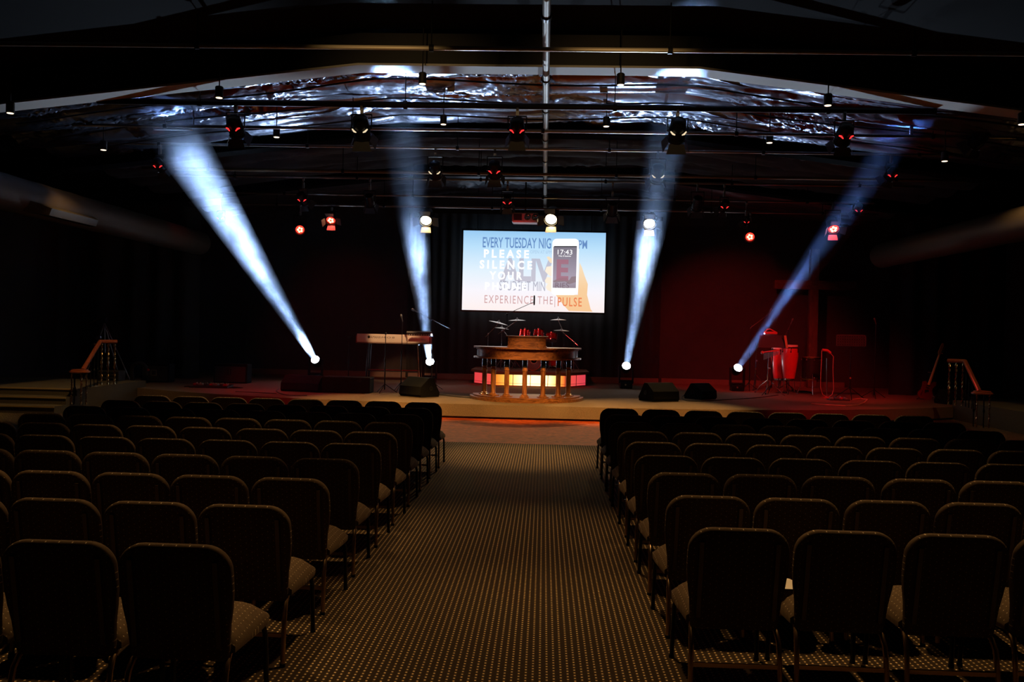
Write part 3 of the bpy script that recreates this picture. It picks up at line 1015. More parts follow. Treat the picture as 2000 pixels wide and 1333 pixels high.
fixture(1284, 340, 17.8, PZ, DOWN_AWAY, 'warmglint', 'dark spotlight with a lit rim above the right corner of the screen', 1.05)
fixture(1740, 340, 17.8, PZ, (-.3, .7, -.6), 'glint', 'black spotlight leaking red light, far right of the second line', .8)
fixture(592, 388, 21.2, PZ - .05, (.3, .6, -.6), 'glint', 'small red-leaking spotlight high above the two left red lamps', .9)
fixture(722, 392, 21.2, PZ - .05, DOWN_AWAY, 'dark', 'unlit black spotlight between the red lamps and the left warm lamp', .9)
fixture(991, 393, 21.2, PZ - .05, DOWN_AWAY, 'glint', 'small red-slitted spotlight just above the projector', .9)
fixture(1196, 408, 21.2, PZ - .05, DOWN_AWAY, 'dark', 'unlit black spotlight above the right edge of the screen', 1.0)
fixture(1362, 398, 21.2, PZ - .05, DOWN_AWAY, 'dark', 'unlit black spotlight right of the rightmost warm lamp', 1.0)
fixture(1414, 402, 21.2, PZ - .05, (-.3, .6, -.6), 'glint', 'small red-leaking spotlight above the small right red lamp', .8)
fixture(1675, 409, 22.7, 5.35, (0, .6, -.6), 'glint', 'small red-leaking spotlight right above the red lamp with flaps', .8)
fixture(432, 424, 22.7, 5.35, (0, .6, -.6), 'glint', 'tiny red-leaking spotlight behind the left light beam', .7)
# lamps facing the hall
WL = (900, (1, .62, .26), 46)
fixture(833, 424, 24.0, 5.25, (.02, -.62, -.5), 'warm', 'bright warm spotlight with a glowing lower flap, left of the screen', 1.45, light=WL)
fixture(1078, 422, 24.0, 5.25, (-.10, -.62, -.45), 'warm', 'bright warm spotlight hanging over the top edge of the screen', 1.55, light=WL)
fixture(1268, 430, 24.0, 5.25, (-.05, -.62, -.5), 'warm', 'bright warm spotlight with a glowing lower flap, right of the screen', 1.45, light=WL)
fixture(586, 446, 24.0, 5.25, (.22, -.8, -.34), 'red', 'bright round red spotlight, left of its flapped neighbour', 1.15, False, light=(200, RED, 34))
fixture(648, 424, 24.0, 5.25, (0.02, -.62, -.6), 'red', 'red spotlight with glowing flaps, left side above the keyboard', 1.2, light=(240, RED, 46))
fixture(1465, 460, 24.0, 5.25, (-.2, -.8, -.34), 'red', 'bright round red spotlight above the percussion', 1.15, False, light=(200, RED, 34))
fixture(1626, 440, 22.7, 5.35, (-.05, -.62, -.6), 'red', 'red spotlight with glowing flaps in front of the wooden cross', 1.25, light=(280, RED, 46))
fixture(1457, 432, 22.7, 5.35, (-.3, .6, -.6), 'glint', 'tiny red-leaking spotlight just above the round right red lamp', .6)

# projector
q = at(1026, 427, 24.0)
t = thing('projector', 'silver and dark projector hanging above the projection screen', 'projector', q)
MB().bbox((0, 0, 0), (.72, .5, .27), .03).build('housing', mat('projector_shell', (.4, .38, .38), .4), t)
for x in (.0, .20):
    MB().lathe([(.085, 0), (.085, .02), (.06, .025), (.05, .01), (.0001, .0)], (x + .06, -.25, 0), (0, -1, 0), 20).build('vent_ring', CHROME, t)
MB().box((-.2, -.255, 0), (.22, .015, .16)).build('lens_panel', BLACK, t)
MB().box((0, 0, .17), (.2, .2, .06)).tube([(0, 0, .18), (0, 0, 1.0)], .02, 8).build('ceiling_mount', METALB, t)
q2 = spot('projector_red_glow', at(1000, 470, 23.3) , q, 12, RED, 50, .5, .05)

# ------------------------------------------------------------------ air ducts
def duct(name, x, z, y0, y1, r, label, tilt=0):
    t = MB()
    prof = []
    L_ = y1 - y0
    n = int(L_ / .35)
    t.lathe([(r + (.008 if i % 3 == 0 else 0), L_ * i / n) for i in range(n + 1)], (x, y0, z), (0, 1, 0), 28)
    o = t.build(name, mat('duct_sheet_metal', (.08, .065, .045), .55, .5))
    tag(o, label, 'duct')
    return o
d1 = duct('air_duct', -9.75, 4.15, 11.0, 24.2, .33, 'round sheet metal air duct running along the left side of the hall')
d2 = duct('air_duct', 9.2, 4.15, 11.0, 24.2, .33, 'round sheet metal air duct running along the right side of the hall')
MB().add([(-9.45, 15.6, 4.05), (-9.2, 15.9, 3.95), (-9.2, 17.6, 3.95), (-9.45, 17.9, 4.05), (-9.55, 15.6, 3.85), (-9.25, 15.9, 3.82), (-9.25, 17.6, 3.82), (-9.55, 17.9, 3.85)],
         [(0, 1, 2, 3), (7, 6, 5, 4), (0, 4, 5, 1), (1, 5, 6, 2), (2, 6, 7, 3), (3, 7, 4, 0)]).build('diffuser', mat('duct_diffuser', (.05, .045, .035), .4, .6), d1)
spot('house_or_fill_light', (-8.6, 15.8, 5.6), (-9.6, 17.0, 4.3), 26, WARM, 50, .9, .05)
spot('red_wash_light', (-8.0, 21.5, 5.0), (-9.6, 22.2, 4.2), 9, RED, 50, .9, .05)

# ------------------------------------------------------------------ moving heads and their beams
def haze_mat(name, dens, L_, thin0, prof):
    m = bpy.data.materials.new(name)
    m.use_nodes = True
    n, l = m.node_tree.nodes, m.node_tree.links
    n.clear()
    out = n.new('ShaderNodeOutputMaterial')
    vs = n.new('ShaderNodeVolumeScatter')
    vs.inputs['Color'].default_value = (1, 1, 1, 1)
    vs.inputs['Anisotropy'].default_value = 0.0
    tc = n.new('ShaderNodeTexCoord')
    mp = n.new('ShaderNodeMapping')
    mp.inputs['Scale'].default_value = (1.0, 1.0, .55)
    mp.inputs['Location'].default_value = (thin0, 3.1, 0)
    l.new(tc.outputs['Object'], mp.inputs[0])
    nz = n.new('ShaderNodeTexNoise')
    nz.inputs['Scale'].default_value = 2.6
    nz.inputs['Detail'].default_value = 4
    nz.inputs['Distortion'].default_value = 1.0
    l.new(mp.outputs[0], nz.inputs['Vector'])
    cl = n.new('ShaderNodeMapRange')
    cl.inputs[1].default_value = .36
    cl.inputs[2].default_value = .66
    cl.inputs[3].default_value = .3
    cl.inputs[4].default_value = 1.5
    l.new(nz.outputs['Fac'], cl.inputs[0])
    sp = n.new('ShaderNodeSeparateXYZ')
    l.new(tc.outputs['Object'], sp.inputs[0])
    mr = n.new('ShaderNodeMapRange')
    mr.inputs[1].default_value = 0
    mr.inputs[2].default_value = L_
    l.new(sp.outputs['Z'], mr.inputs[0])
    rp = n.new('ShaderNodeValToRGB')
    set_ramp(rp.color_ramp, [(p, (v / 2.5,) * 3) for p, v in prof])
    l.new(mr.outputs[0], rp.inputs[0])
    k = math_n(n, l, 'MULTIPLY', cl.outputs[0], rp.outputs[0])
    k = math_n(n, l, 'MULTIPLY', k, dens * 2.5)
    l.new(k, vs.inputs['Density'])
    l.new(vs.outputs[0], out.inputs['Volume'])
    return m

def moving_head(px, py, tx, ty, tY, deg, power, color, dens, prof, where, L_=10.5):
    c = at(px, py, 25.0)
    tgt = at(tx, ty, tY)
    d = (tgt - c).normalized()
    base_z = ZS
    h = c.z - base_z
    t = thing('moving_head_light', 'black moving head light with a glaring white lens, ' + where, 'stage light', (c.x, c.y, base_z), 0, 'moving head lights standing on the stage')
    MB().bbox((0, .0, .09), (.36, .3, .18), .02).build('base', METALB, t)
    MB().lathe([(.028, 0), (.026, .006)], (-.02, -.152, .11), (0, -1, 0), 12).build('base_badge', CHROME, t)
    yk = MB()
    for s in (-1, 1):
        yk.bbox((s * .19, 0, (h + .18) / 2 + .0), (.045, .14, h - .1), .01)
    yk.bbox((0, 0, .21), (.42, .16, .05), .01)
    yk.build('yoke', METALB, t)
    MB().lathe([(.09, -.22), (.13, -.18), (.145, -.02), (.135, .05), (.135, .085), (.12, .085), (.118, .06)], (0, 0, h), d, 24).build('head', METALB, t)
    MB().lathe([(.118, .062), (.09, .078), (.0001, .088)], (0, 0, h), d, 24).build('lens', LENSW, t)
    q = c + d * .12
    al = bpy.data.lights.new('moving_head_beam_light', 'AREA')
    al.shape = 'DISK'
    al.size = .17
    al.spread = R(deg)
    al.energy = power / 600
    al.color = color
    ao = bpy.data.objects.new('moving_head_beam_light', al)
    ao.location = q
    ao.rotation_euler = d.to_track_quat('-Z', 'Y').to_euler()
    COL.objects.link(ao)
    spot('moving_head_spill_light', q, q + d * 5, power * .05, (.60, .78, 1.0), 34, 1.0, .03)
    # haze lit by the beam
    r0_ = .085
    k = math.tan(R(deg / 2)) * .93
    rings = 10
    hz = MB().lathe([(r0_ + max(0, k * L_ * i / rings - .0), L_ * i / rings) for i in range(rings + 1)], (0, 0, 0), (0, 0, 1), 28)
    o = hz.build('haze_shaft', haze_mat('haze_in_beam', dens, L_, px * .01, prof))
    o.location = q
    o.rotation_euler = d.to_track_quat('Z', 'Y').to_euler()
    tag(o, 'bluish white beam of haze rising from the moving head light ' + where, 'light beam', 'beams of haze over the stage')
    return t
B1 = [(0, .2), (.04, .2), (.07, .9), (.12, .7), (.15, .09), (.33, .13), (.45, .5), (.58, 1.2), (.7, 1.8), (.86, 2.4), (.9, .12), (1, .04)]
B2 = [(0, .3), (.04, 1.1), (.11, .9), (.14, .13), (.25, .24), (.40, .5), (.5, 1.8), (.56, .8), (.64, .13), (.85, .07), (1, .02)]
B3 = [(0, .11), (.25, .15), (.36, .4), (.42, .9), (.55, 2.0), (.60, .5), (.66, .13), (.9, .07)]
B4 = [(0, .16), (.25, .2), (.38, .5), (.6, .22), (.85, .14), (1, .0)]
moving_head(617, 705, 337, 253, 16.2, 5.6, 52000, BEAM, .19, B1, 'left of the keyboard')
moving_head(840, 709, 765, 74, 14.0, 4.8, 52000, BEAM, .075, B2, 'right behind the keyboard', 11.5)
moving_head(1223, 717, 1338, 76, 14.0, 4.6, 52000, BEAM, .065, B3, 'right of the lectern', 11.5)
moving_head(1440, 721, 1780, 238, 16.2, 4.6, 45000, (.16, .32, 1.0), .030, B4, 'beside the percussion')

# ------------------------------------------------------------------ drum riser and kit
def make_riser():
    yf = 24.6
    a, b = at(928, 740, 25.6), at(1142, 744, 25.6)
    c0, c1 = at(968, 745, yf), at(1104, 747, yf)
    t = thing('drum_riser', 'low carpeted drum platform with glowing red and yellow front panels', 'platform', (0, 0, ZS))
    pts = [(a.x, 25.6), (c0.x, yf), (c1.x, yf), (b.x, 25.6), (b.x + .1, 27.4), (a.x - .1, 27.4)]
    MB().prism(pts, .0, .36).build('deck_box', BLACK, t)
    big = [(a.x - .12, 25.55), (c0.x - .05, yf - .08), (c1.x + .05, yf - .08), (b.x + .12, 25.55), (b.x + .12, 27.45), (a.x - .12, 27.45)]
    MB().prism(big, .36, .42).build('deck_top', STAGECARPET, t)
    # light box: glow of the lamps inside, strongest in the middle
    def glow(name, x0, x1, stops):
        m = bpy.data.materials.new(name)
        m.use_nodes = True
        n, l = m.node_tree.nodes, m.node_tree.links
        b_ = n['Principled BSDF']
        b_.inputs['Base Color'].default_value = (.3, .1, .08, 1)
        tc = n.new('ShaderNodeTexCoord'); sp = n.new('ShaderNodeSeparateXYZ'); mr = n.new('ShaderNodeMapRange'); rp = n.new('ShaderNodeValToRGB')
        l.new(tc.outputs['Object'], sp.inputs[0]); l.new(sp.outputs['X'], mr.inputs[0])
        mr.inputs[1].default_value = x0; mr.inputs[2].default_value = x1
        set_ramp(rp.color_ramp, stops)
        l.new(mr.outputs[0], rp.inputs[0]); l.new(rp.outputs[0], b_.inputs['Emission Color'])
        b_.inputs['Emission Strength'].default_value = 1.0
        return m
    segs = [((a.x, 25.6), (c0.x, yf), [(0, (.75, .05, .06)), (.7, (.85, .07, .06)), (1, (.95, .16, .03))]),
            ((c0.x, yf), (c1.x, yf), [(0, (1.0, .25, .02)), (.2, (1.6, .75, .12)), (.42, (2.6, 2.0, .9)), (.75, (2.6, 1.9, .8)), (.9, (1.5, .6, .08)), (1, (1.0, .12, .03))]),
            ((c1.x, yf), (b.x, 25.6), [(0, (.95, .14, .05)), (.35, (.85, .08, .07)), (1, (.7, .05, .08))])]
    for (p0, p1, stops) in segs:
        p0, p1 = Vector(p0), Vector(p1)
        dv = (p1 - p0); n_ = Vector((dv.y, -dv.x)).normalized() * .02
        q = [p0 + n_, p1 + n_, p1 + n_ * .3, p0 + n_ * .3]
        MB().prism([tuple(x) for x in q], .03, .33).build('glowing_panel', glow('lit_riser_panel', min(p0.x, p1.x), max(p0.x, p1.x), stops), t, 0)
        fr = MB()
        nseg = 2 if dv.length < 1.5 else 4
        for i in range(nseg + 1):
            x = p0 + dv * i / nseg + n_ * 1.6
            fr.box((x.x, x.y, .18), (.018, .018, .34))
        for z in (.012, .345, .09):
            fr.tube([(p0.x + n_.x * 1.6, p0.y + n_.y * 1.6, z), (p1.x + n_.x * 1.6, p1.y + n_.y * 1.6, z)], .01 if z != .09 else .005, 6)
        fr.build('panel_frame', mat('pinkish_frame', (.45, .3, .25), .4, .5), t)
make_riser()
ZR = ZS + .42

def drum(name, label, c, r, h, axis, shell, group='drums of the kit', cat='drum', parent=None, lugs=8):
    ax = Vector(axis).normalized()
    t = thing(name, label, cat, c, 0, group) if parent is None else None
    P_ = t if parent is None else parent
    off = Vector((0, 0, 0)) if parent is None else Vector(c)
    s_ = MB().lathe([(r, -h / 2), (r, h / 2)], off, ax, 28).build('shell', shell, P_)
    for s in (-1, 1):
        MB().lathe([(r * .99, h / 2 * s - .002 * s), (r * .99, h / 2 * s + .006 * s), (.0001, h / 2 * s + .008 * s)], off, ax, 28).build('drum_head', SKIN, P_)
        MB().lathe([(r * 1.0, h / 2 * s - .018), (r * 1.045, h / 2 * s - .018), (r * 1.045, h / 2 * s + .016), (r * 1.0, h / 2 * s + .016), (r, h / 2 * s - .018)], off, ax, 28).build('hoop', CHROME, P_)
    mb = MB()
    q = ax.to_track_quat('Z', 'Y')
    for k in range(lugs):
        a = 2 * PI * k / lugs
        dv = q @ Vector((math.cos(a), math.sin(a), 0))
        mb.tube([off + dv * (r * 1.05) - ax * h * .5, off + dv * (r * 1.05) + ax * h * .5], .004, 5)
        mb.ball(off + dv * (r * 1.03), .016, 6, 4)
    mb.build('lug', CHROME, P_)
    return P_

def cymbal(px, py, Y, r, tilt, base, label, group='cymbals on stands', boom=True):
    c = at(px, py, Y)
    bx, by, bz = base
    t = thing('cymbal_stand', label, 'cymbal', (bx, by, bz), 0, group)
    cc = c - Vector((bx, by, bz))
    ax = Vector((math.sin(tilt), -.02, math.cos(tilt)))
    MB().lathe([(.0001, .028), (r * .12, .026), (r * .2, .006), (r * .6, -.004), (r, -.022), (r, -.025), (r * .6, -.008), (r * .2, .002), (r * .1, .02)], cc, ax, 32).build('cymbal', CYMBAL, t)
    MB().ball(cc + ax.normalized() * .05, .018, 8, 6).build('wing_nut', CHROME, t)
    if boom and abs(cc.x) + abs(cc.y) > .1:
        el = Vector((0, 0, cc.z - (.35 if cc.z > .6 else .15)))
        MB().tube([cc - ax.normalized() * .03, el, el + (el - cc) * .25], .011, 8).build('boom_arm', CHROME, t)
        MB().ball(el, .028, 8, 6).build('boom_joint', CHROME, t)
        top = el
    else:
        top = cc
    MB().tube([(0, 0, .12), (0, 0, top.z * .5), (0, 0, top.z * .5), (0, 0, top.z)], [.014, .014, .009, .009], 8).build('pole', CHROME, t)
    for k in range(3):
        a = 2 * PI * k / 3 + .5
        MB().tube([(0, 0, .3), (.22 * math.cos(a), .22 * math.sin(a), .012)], .008, 6).build('leg', CHROME, t)
    return t
kx = at(1022, 711, 25.9).x
# bass drum facing the hall
t = thing('bass_drum', 'dark bass drum with a ringed front head behind the lectern columns', 'drum', (at(1040, 711, 25.6).x, 25.7, ZR + .27), 0, 'drums of the kit')
MB().lathe([(.25, -.2), (.25, .2)], (0, 0, 0), (0, 1, 0), 36).build('shell', REDDRUM, t)
hd = MB().lathe([(.247, 0), (.0001, .006)], (0, -.206, 0), (0, -1, 0), 36).build('front_head', mat('grey_drum_head', (.14, .12, .11), .4), t)
MB().lathe([(.085, 0), (.115, .004), (.085, .008), (.085, 0)], (.04, -.212, .04), (0, -1, 0), 28).build('head_ring', mat('head_ring_grey', (.4, .38, .33), .5), hd)
MB().lathe([(.03, 0), (.0001, .006)], (.04, -.212, .04), (0, -1, 0), 16).build('head_badge', REDDRUM, hd)
MB().lathe([(.25, 0), (.268, 0), (.268, .035), (.25, .035), (.25, 0)], (0, -.19, 0), (0, -1, 0), 36).build('hoop', mat('orange_wood_hoop', (.5, .15, .05), .3), t)
for s in (-1, 1):
    MB().tube([(s * .22, -.12, -.05), (s * .33, -.2, -.268)], .009, 6).build('spur', CHROME, t)
for px, py, r, lb in ((1025, 652, .17, 'small red rack tom, left one of the pair over the lectern desk'), (1052, 652, .17, 'small red rack tom, right one of the pair over the lectern desk'), (1077, 659, .19, 'red tom beside the right corner of the lectern desk')):
    c = at(px, py, 25.9)
    drum('tom_drum', lb, (c.x, c.y, c.z), r * .85, .20, (0.05, .30, .95), REDDRUM)
    # rack tom holder goes down to the riser
    o_ = bpy.data.objects[-1] if False else None
c = at(1068, 735, 25.6)
drum('floor_tom', 'red floor tom low behind the lectern columns', (c.x + .25, 26.1, ZR + .30), .2, .34, (0, 0, 1), REDDRUM)
c = at(1003, 700, 25.8)
drum('snare_drum', 'chrome snare drum left of the bass drum', (at(1006, 690, 25.7).x, 25.9, ZR + .52), .17, .13, (0, -.15, 1), CHROME)
def stub_stand(x, y, z0, z1, label):
    t = thing('drum_stand', label, 'stand', (x, y, z0), 0, 'stands under the drums')
    MB().tube([(0, 0, .1), (0, 0, z1 - z0)], .012, 8).build('pole', CHROME, t)
    for k in range(3):
        a = 2 * PI * k / 3
        MB().tube([(0, 0, .28), (.2 * math.cos(a), .2 * math.sin(a), .01)], .008, 6).build('leg', CHROME, t)
        MB().tube([(0, 0, z1 - z0 - .06), (.12 * math.cos(a), .12 * math.sin(a), z1 - z0)], .007, 6).build('arm', CHROME, t)
stub_stand(at(1006, 690, 25.7).x, 25.9, ZR, ZR + .455, 'chrome stand under the snare drum')
for px, lb in ((1025, 'chrome stand under the left rack tom'), (1052, 'chrome stand under the middle rack tom'), (1077, 'chrome stand under the right-hand tom')):
    c = at(px, 664, 25.9)
    stub_stand(c.x + .02, 25.98, ZR, c.z - .02, lb)
for s in ((.2, 0), (-.1, .17), (-.1, -.17)):
    pass
cymbal(974, 630, 25.6, .29, .22, (at(952.5, 700, 25.8).x, 25.8, ZR), 'large tilted crash cymbal on a stand, leftmost of the drum kit')
cymbal(1010, 625, 25.9, .26, -.03, (at(979, 700, 26.0).x, 26.0, ZR), 'flat cymbal on a long red-lit boom, second from the left of the kit')
cymbal(980, 640.5, 26.3, .22, .10, (at(996, 700, 26.3).x, 26.3, ZR), 'lower hi-hat cymbal between the two left crash cymbals')
cymbal(1090.5, 624, 26.0, .24, -.02, (at(1099, 700, 26.1).x, 26.1, ZR), 'upper cymbal right of the drum kit')
cymbal(1096.5, 645, 25.7, .23, .02, (at(1120, 700, 25.9).x, 25.5, ZR), 'lower cymbal right of the drum kit, under its neighbour')

# ------------------------------------------------------------------ microphone stands
def mic_stand(name_label, foot, top, boom_from=None, boom_to=None, mic=None, m=METALB, legr=.3, mic_m=None, group=None, tripod=True, rp=.011):
    fx, fy, fz = foot
    t = thing('microphone_stand', name_label, 'microphone stand', foot, 0, group or 'microphone stands on the stage')
    top = Vector(top) - Vector(foot)
    MB().tube([(0, 0, .08), top * .55, top * .551, top], [rp * 1.3, rp * 1.3, rp * .8, rp * .8], 8).build('pole', m, t)
    MB().lathe([(.022, -.05), (.026, 0), (.022, .05)], top * .55, (0, 0, 1), 10).build('clutch', m, t)
    if tripod:
        for k in range(3):
            a = 2 * PI * k / 3 + .3
            MB().tube([(0, 0, .22), (legr * math.cos(a), legr * math.sin(a), .012)], .009, 6).build('leg', m, t)
    else:
        MB().lathe([(.14, 0), (.14, .015), (.03, .03)], seg=24).build('base', m, t)
    if boom_from is not None:
        a, b = Vector(boom_from) - Vector(foot), Vector(boom_to) - Vector(foot)
        MB().tube([a, b], .008, 8).build('boom', m, t)
        MB().ball(top, .03, 8, 6).build('boom_joint', m, t)
        end, dirv = b, (b - a).normalized()
    else:
        end, dirv = top, Vector((0, -.3, 1)).normalized()
    if mic:
        mm = mic_m or mat('dark_microphone', (.08, .08, .085), .35, .6)
        dirv = Vector(mic).normalized()
        MB().lathe([(.012, 0), (.017, .1), (.026, .12), (.03, .15), (.024, .175), (.0001, .19)], end - dirv * .03, dirv, 12).build('microphone', mm, t)
    return t
REDL = METALB
f = on(751, 768, ZS); mic_stand('black tripod stand before the keyboard, its pole crossing the logo', (f.x, f.y, ZS), (f.x, f.y, at(751, 652, f.y).z), boom_from=at(754, 645, f.y), boom_to=at(757, 638, f.y), rp=.012)
f = on(783, 764, ZS); mic_stand('straight microphone stand in front of the keyboard with an upright microphone', (f.x, f.y, ZS), (f.x, f.y, at(785, 626, f.y).z), mic=(-.25, 0, 1), legr=.26)
f = on(842, 762, ZS); mic_stand('boom microphone stand at the right end of the keyboard', (f.x, f.y, ZS), (f.x, f.y, at(841, 626, f.y).z), boom_from=at(880, 643, f.y), boom_to=at(814, 609, f.y), mic=(-1, 0, .45))
f = on(820, 757, ZS); mic_stand('thin stand holding the small tabletop synthesizer', (f.x, f.y + .4, ZS), (f.x, f.y + .4, at(819, 658, f.y + .4).z))
f = on(680, 750, ZS); mic_stand('thin stand at the left end of the keyboard', (f.x, f.y, ZS), (f.x, f.y, at(681, 659, f.y).z), boom_from=at(673, 656.5, f.y), boom_to=at(697, 657.5, f.y))
f = Vector((at(988.5, 700, 26.8).x, 26.8, ZR)); mic_stand('tall boom microphone stand over the drums with a black overhead microphone', tuple(f), (f.x, f.y, at(988.5, 614, f.y).z), boom_from=at(985, 616, f.y), boom_to=at(1043, 590, f.y), mic=None)
o = MB().lathe([(.018, -.15), (.024, -.1), (.024, .1), (.018, .15)], at(1043.5, 587, 26.8) + Vector((0, -.03, 0)) - f, (0, 0, 1), 12).build('overhead_microphone', BLACK, bpy.data.objects['microphone_stand.005'])
f = on(492, 735, ZS); mic_stand('thin red-lit stand leaning by the left stage wall', (f.x, f.y - .6, ZS), (f.x, f.y - .6, at(494, 620, f.y - .6).z), boom_from=at(494, 620, f.y - .6), boom_to=at(484, 570, f.y - .6))
f = on(1707, 778, ZS); mic_stand('black microphone stand right of the perforated music stand', (f.x, f.y, ZS), (f.x, f.y, at(1707, 632, f.y).z), mic=(-.35, 0, 1), legr=.34)
f = on(1478, 768, ZS); mic_stand('boom microphone stand left of the percussion', (f.x, f.y + .9, ZS), (f.x, f.y + .9, at(1476, 636, f.y + .9).z), boom_from=at(1464, 642, f.y + .9), boom_to=at(1503, 613, f.y + .9), mic=(.4, 0, 1))
f = at(1538, 700, 25.6); mic_stand('faint microphone stand behind the congas', (f.x, f.y, ZS), (f.x, f.y, at(1538, 645, f.y).z), boom_from=at(1534, 655, f.y), boom_to=at(1545, 632, f.y), mic=(.4, 0, 1))
f = on(206, 742, ZS)
t = thing('tall_tripod', 'tall steel tripod with a short boom rod behind the left handrail', 'tripod', (f.x, f.y, ZS))
def TL(px, py, dy=0):
    q = at(px, py, f.y)
    return Vector((q.x - f.x, dy, q.z - ZS))
apex = TL(204, 632)
for px, dy in ((176, -.3), (257, -.1), (212, .6)):
    q = TL(px, 742)
    MB().tube([apex, (q.x, dy, .02)], .018, 8).build('leg', STEEL, t)
MB().tube([apex, TL(205, 690)], .016, 8).build('centre_column', STEEL, t)
MB().tube([TL(171, 634), TL(202, 618)], .014, 8).build('boom_rod', BRASS, t)
MB().bbox(apex + Vector((0, 0, .10)), (.16, .14, .16), .02).build('head', METALB, t)
MB().bbox(TL(196, 660, -.06), (.16, .1, .09), .015, Matrix.Rotation(R(-15), 3, 'Y')).build('counterweight', CHROME, t)
MB().ball(TL(187, 673, -.1), .07, 10, 8).build('cable_drum', BRASS, t)

# ------------------------------------------------------------------ keyboard
def make_keyboard():
    Y = 23.2
    l_, r_ = at(697, 664, Y), at(838, 667, Y)
    cx = (l_.x + r_.x) / 2
    W = r_.x - l_.x
    zt, zb = at(768, 653.5, Y).z, at(768, 670, Y).z
    ZB = ZS
    t = thing('keyboard', 'long silver stage piano seen from behind, lit orange, with dark lettering', 'keyboard', (cx, Y, zb))
    H = zt - zb
    ivory = mat('silver_keyboard_case', (.72, .66, .58), .45)
    MB().prism([(0, .05), (0, H), (.05, H), (.42, .07), (.42, .0), (.03, .0)], -W / 2, W / 2, 'x').build('case', ivory, t)
    MB().box((0, .2, -.01), (W - .04, .38, .03)).build('case_bottom', mat('dark_case_bottom', (.16, .1, .07), .6), t)
    MB().box((0, .30, .10), (W * .86, .14, .02)).build('keys', mat('piano_keys', (.8, .8, .78), .3), t)
    for s in (-1, 1):
        MB().box((s * (W / 2 + .012), .2, .08), (.026, .42, H * .85)).build('end_cheek', mat('dark_red_cheek', (.25, .04, .03), .4), t)
    dk = mat('grey_print', (.12, .09, .07), .6)
    s_ = W / 141.0
    def X(px): return (px - 767.5) * s_
    zc = at(768, 659.5, Y).z - zb
    text_mesh('YAMAHA', 'maker_lettering', dk, 24 * s_, 5.2 * s_, (X(732), -.003, zc + .0), t)
    text_mesh('MO8', 'model_lettering', dk, 25 * s_, 3.6 * s_, (X(758), -.003, zc - .005), t, bold=-.0, spacing=1.3)
    MB().lathe([(.030, 0), (.037, 0), (.037, .002), (.03, .002), (.03, 0)], (X(720.5), -.001, zc), (0, -1, 0), 20).build('tuning_fork_logo', dk, t)
    # folding stand
    st = thing('keyboard_stand', 'black and chrome folding stand under the stage piano', 'stand', (cx, Y + .2, ZS))
    hz = zb - ZS - .03
    for s in (-1, 1):
        MB().tube([(s * W * .34, -.14, hz - .02), (s * W * .37, -.16, .03)], .022, 8).build('leg', CHROME if s > 0 else METALB, st)
        MB().tube([(s * W * .34, .14, hz - .02), (s * W * .37, .2, .03)], .022, 8).build('leg', METALB, st)
        MB().tube([(s * W * .34, -.17, hz - .015), (s * W * .34, .17, hz - .015)], .018, 8).build('support_arm', METALB, st)
        MB().tube([(s * W * .37, -.24, .02), (s * W * .37, .26, .02)], .018, 8).build('foot_bar', METALB, st)
    MB().tube([(-W * .355, 0, hz * .38), (W * .355, 0, hz * .38)], .016, 8).build('cross_bar', mat('red_satin_bar', (.3, .06, .05), .35, .7), st)
    # small synthesizer on its own stand at the right end
    q = at(820, 652, Y - .5)
    t2 = thing('tabletop_synthesizer', 'small black tabletop synthesizer tilted over the right end of the stage piano', 'synthesizer', q)
    w2 = 50 / 1700 * (Y - .5)
    rot = Matrix.Rotation(R(-14), 3, 'X')
    MB().bbox((0, 0, 0), (w2, .3, .055), .01, rot).build('case', mat('black_plastic', (.03, .03, .032), .35), t2)
    mb = MB()
    for i in range(9):
        mb.box((-w2 / 2 + .08 + i * (w2 - .16) / 8, -.156, -.035), (.03, .01, .014))
    mb.build('button', mat('grey_buttons', (.5, .5, .52), .4), t2)
    mb = MB()
    for i in range(5):
        mb.lathe([(.012, 0), (.010, .03)], (-w2 / 2 + .07 + i * .035, .02, .035), (0, 0, 1), 8)
    mb.build('knob', BRASS, t2)
make_keyboard()

# ------------------------------------------------------------------ wedge monitors, amps, cases
def wedge(px, py, w_, rz, label, hgt=.38, dep=.52, z=ZS):
    """px,py: the middle of its near lower edge"""
    q = on(px, py, z)
    t = thing('floor_monitor', label, 'monitor speaker', (q.x, q.y + dep * .5, z), rz, 'wedge monitors on the stage')
    d_, h = dep, hgt
    prof = [(-.42 * d_, 0), (-.5 * d_, .12 * h), (-.46 * d_, .55 * h), (-.05 * d_, h), (.14 * d_, h), (.5 * d_, .2 * h), (.46 * d_, 0)]
    MB().prism(prof, -w_ / 2, w_ / 2, 'x').build('cabinet', BLACKCAB, t, 0)
    g = [(.17 * d_, .97 * h), (.5 * d_, .23 * h), (.51 * d_, .25 * h), (.18 * d_, 1.0 * h)]
    MB().prism(g, -w_ / 2 + .03, w_ / 2 - .03, 'x').build('grille', mat('steel_grille', (.03, .03, .03), .5, .7), t, 0)
    for s in (-1, 1):
        MB().lathe([(.05, 0), (.05, .006), (.035, .006), (.03, -.01), (.0001, -.01)], (s * w_ / 2, .05 * d_, .45 * h), (s, 0, 0), 16).build('side_handle', BLACK, t)
    return t
wedge(588, 766, .98, R(-12), 'black wedge monitor left of the flat black case')
wedge(815, 776, .74, R(-40), 'black wedge monitor with a round side handle, between keyboard and lectern', .44, .6)
wedge(1290, 785, .74, R(30), 'black wedge monitor to the right of the lectern, nearest the stage edge', .42, .6)
wedge(1372, 781, .58, R(42), 'black wedge monitor second to the right of the lectern', .38, .56)
wedge(1868, 791, .62, R(10), 'black wedge monitor beside the right handrail', .36, .5)

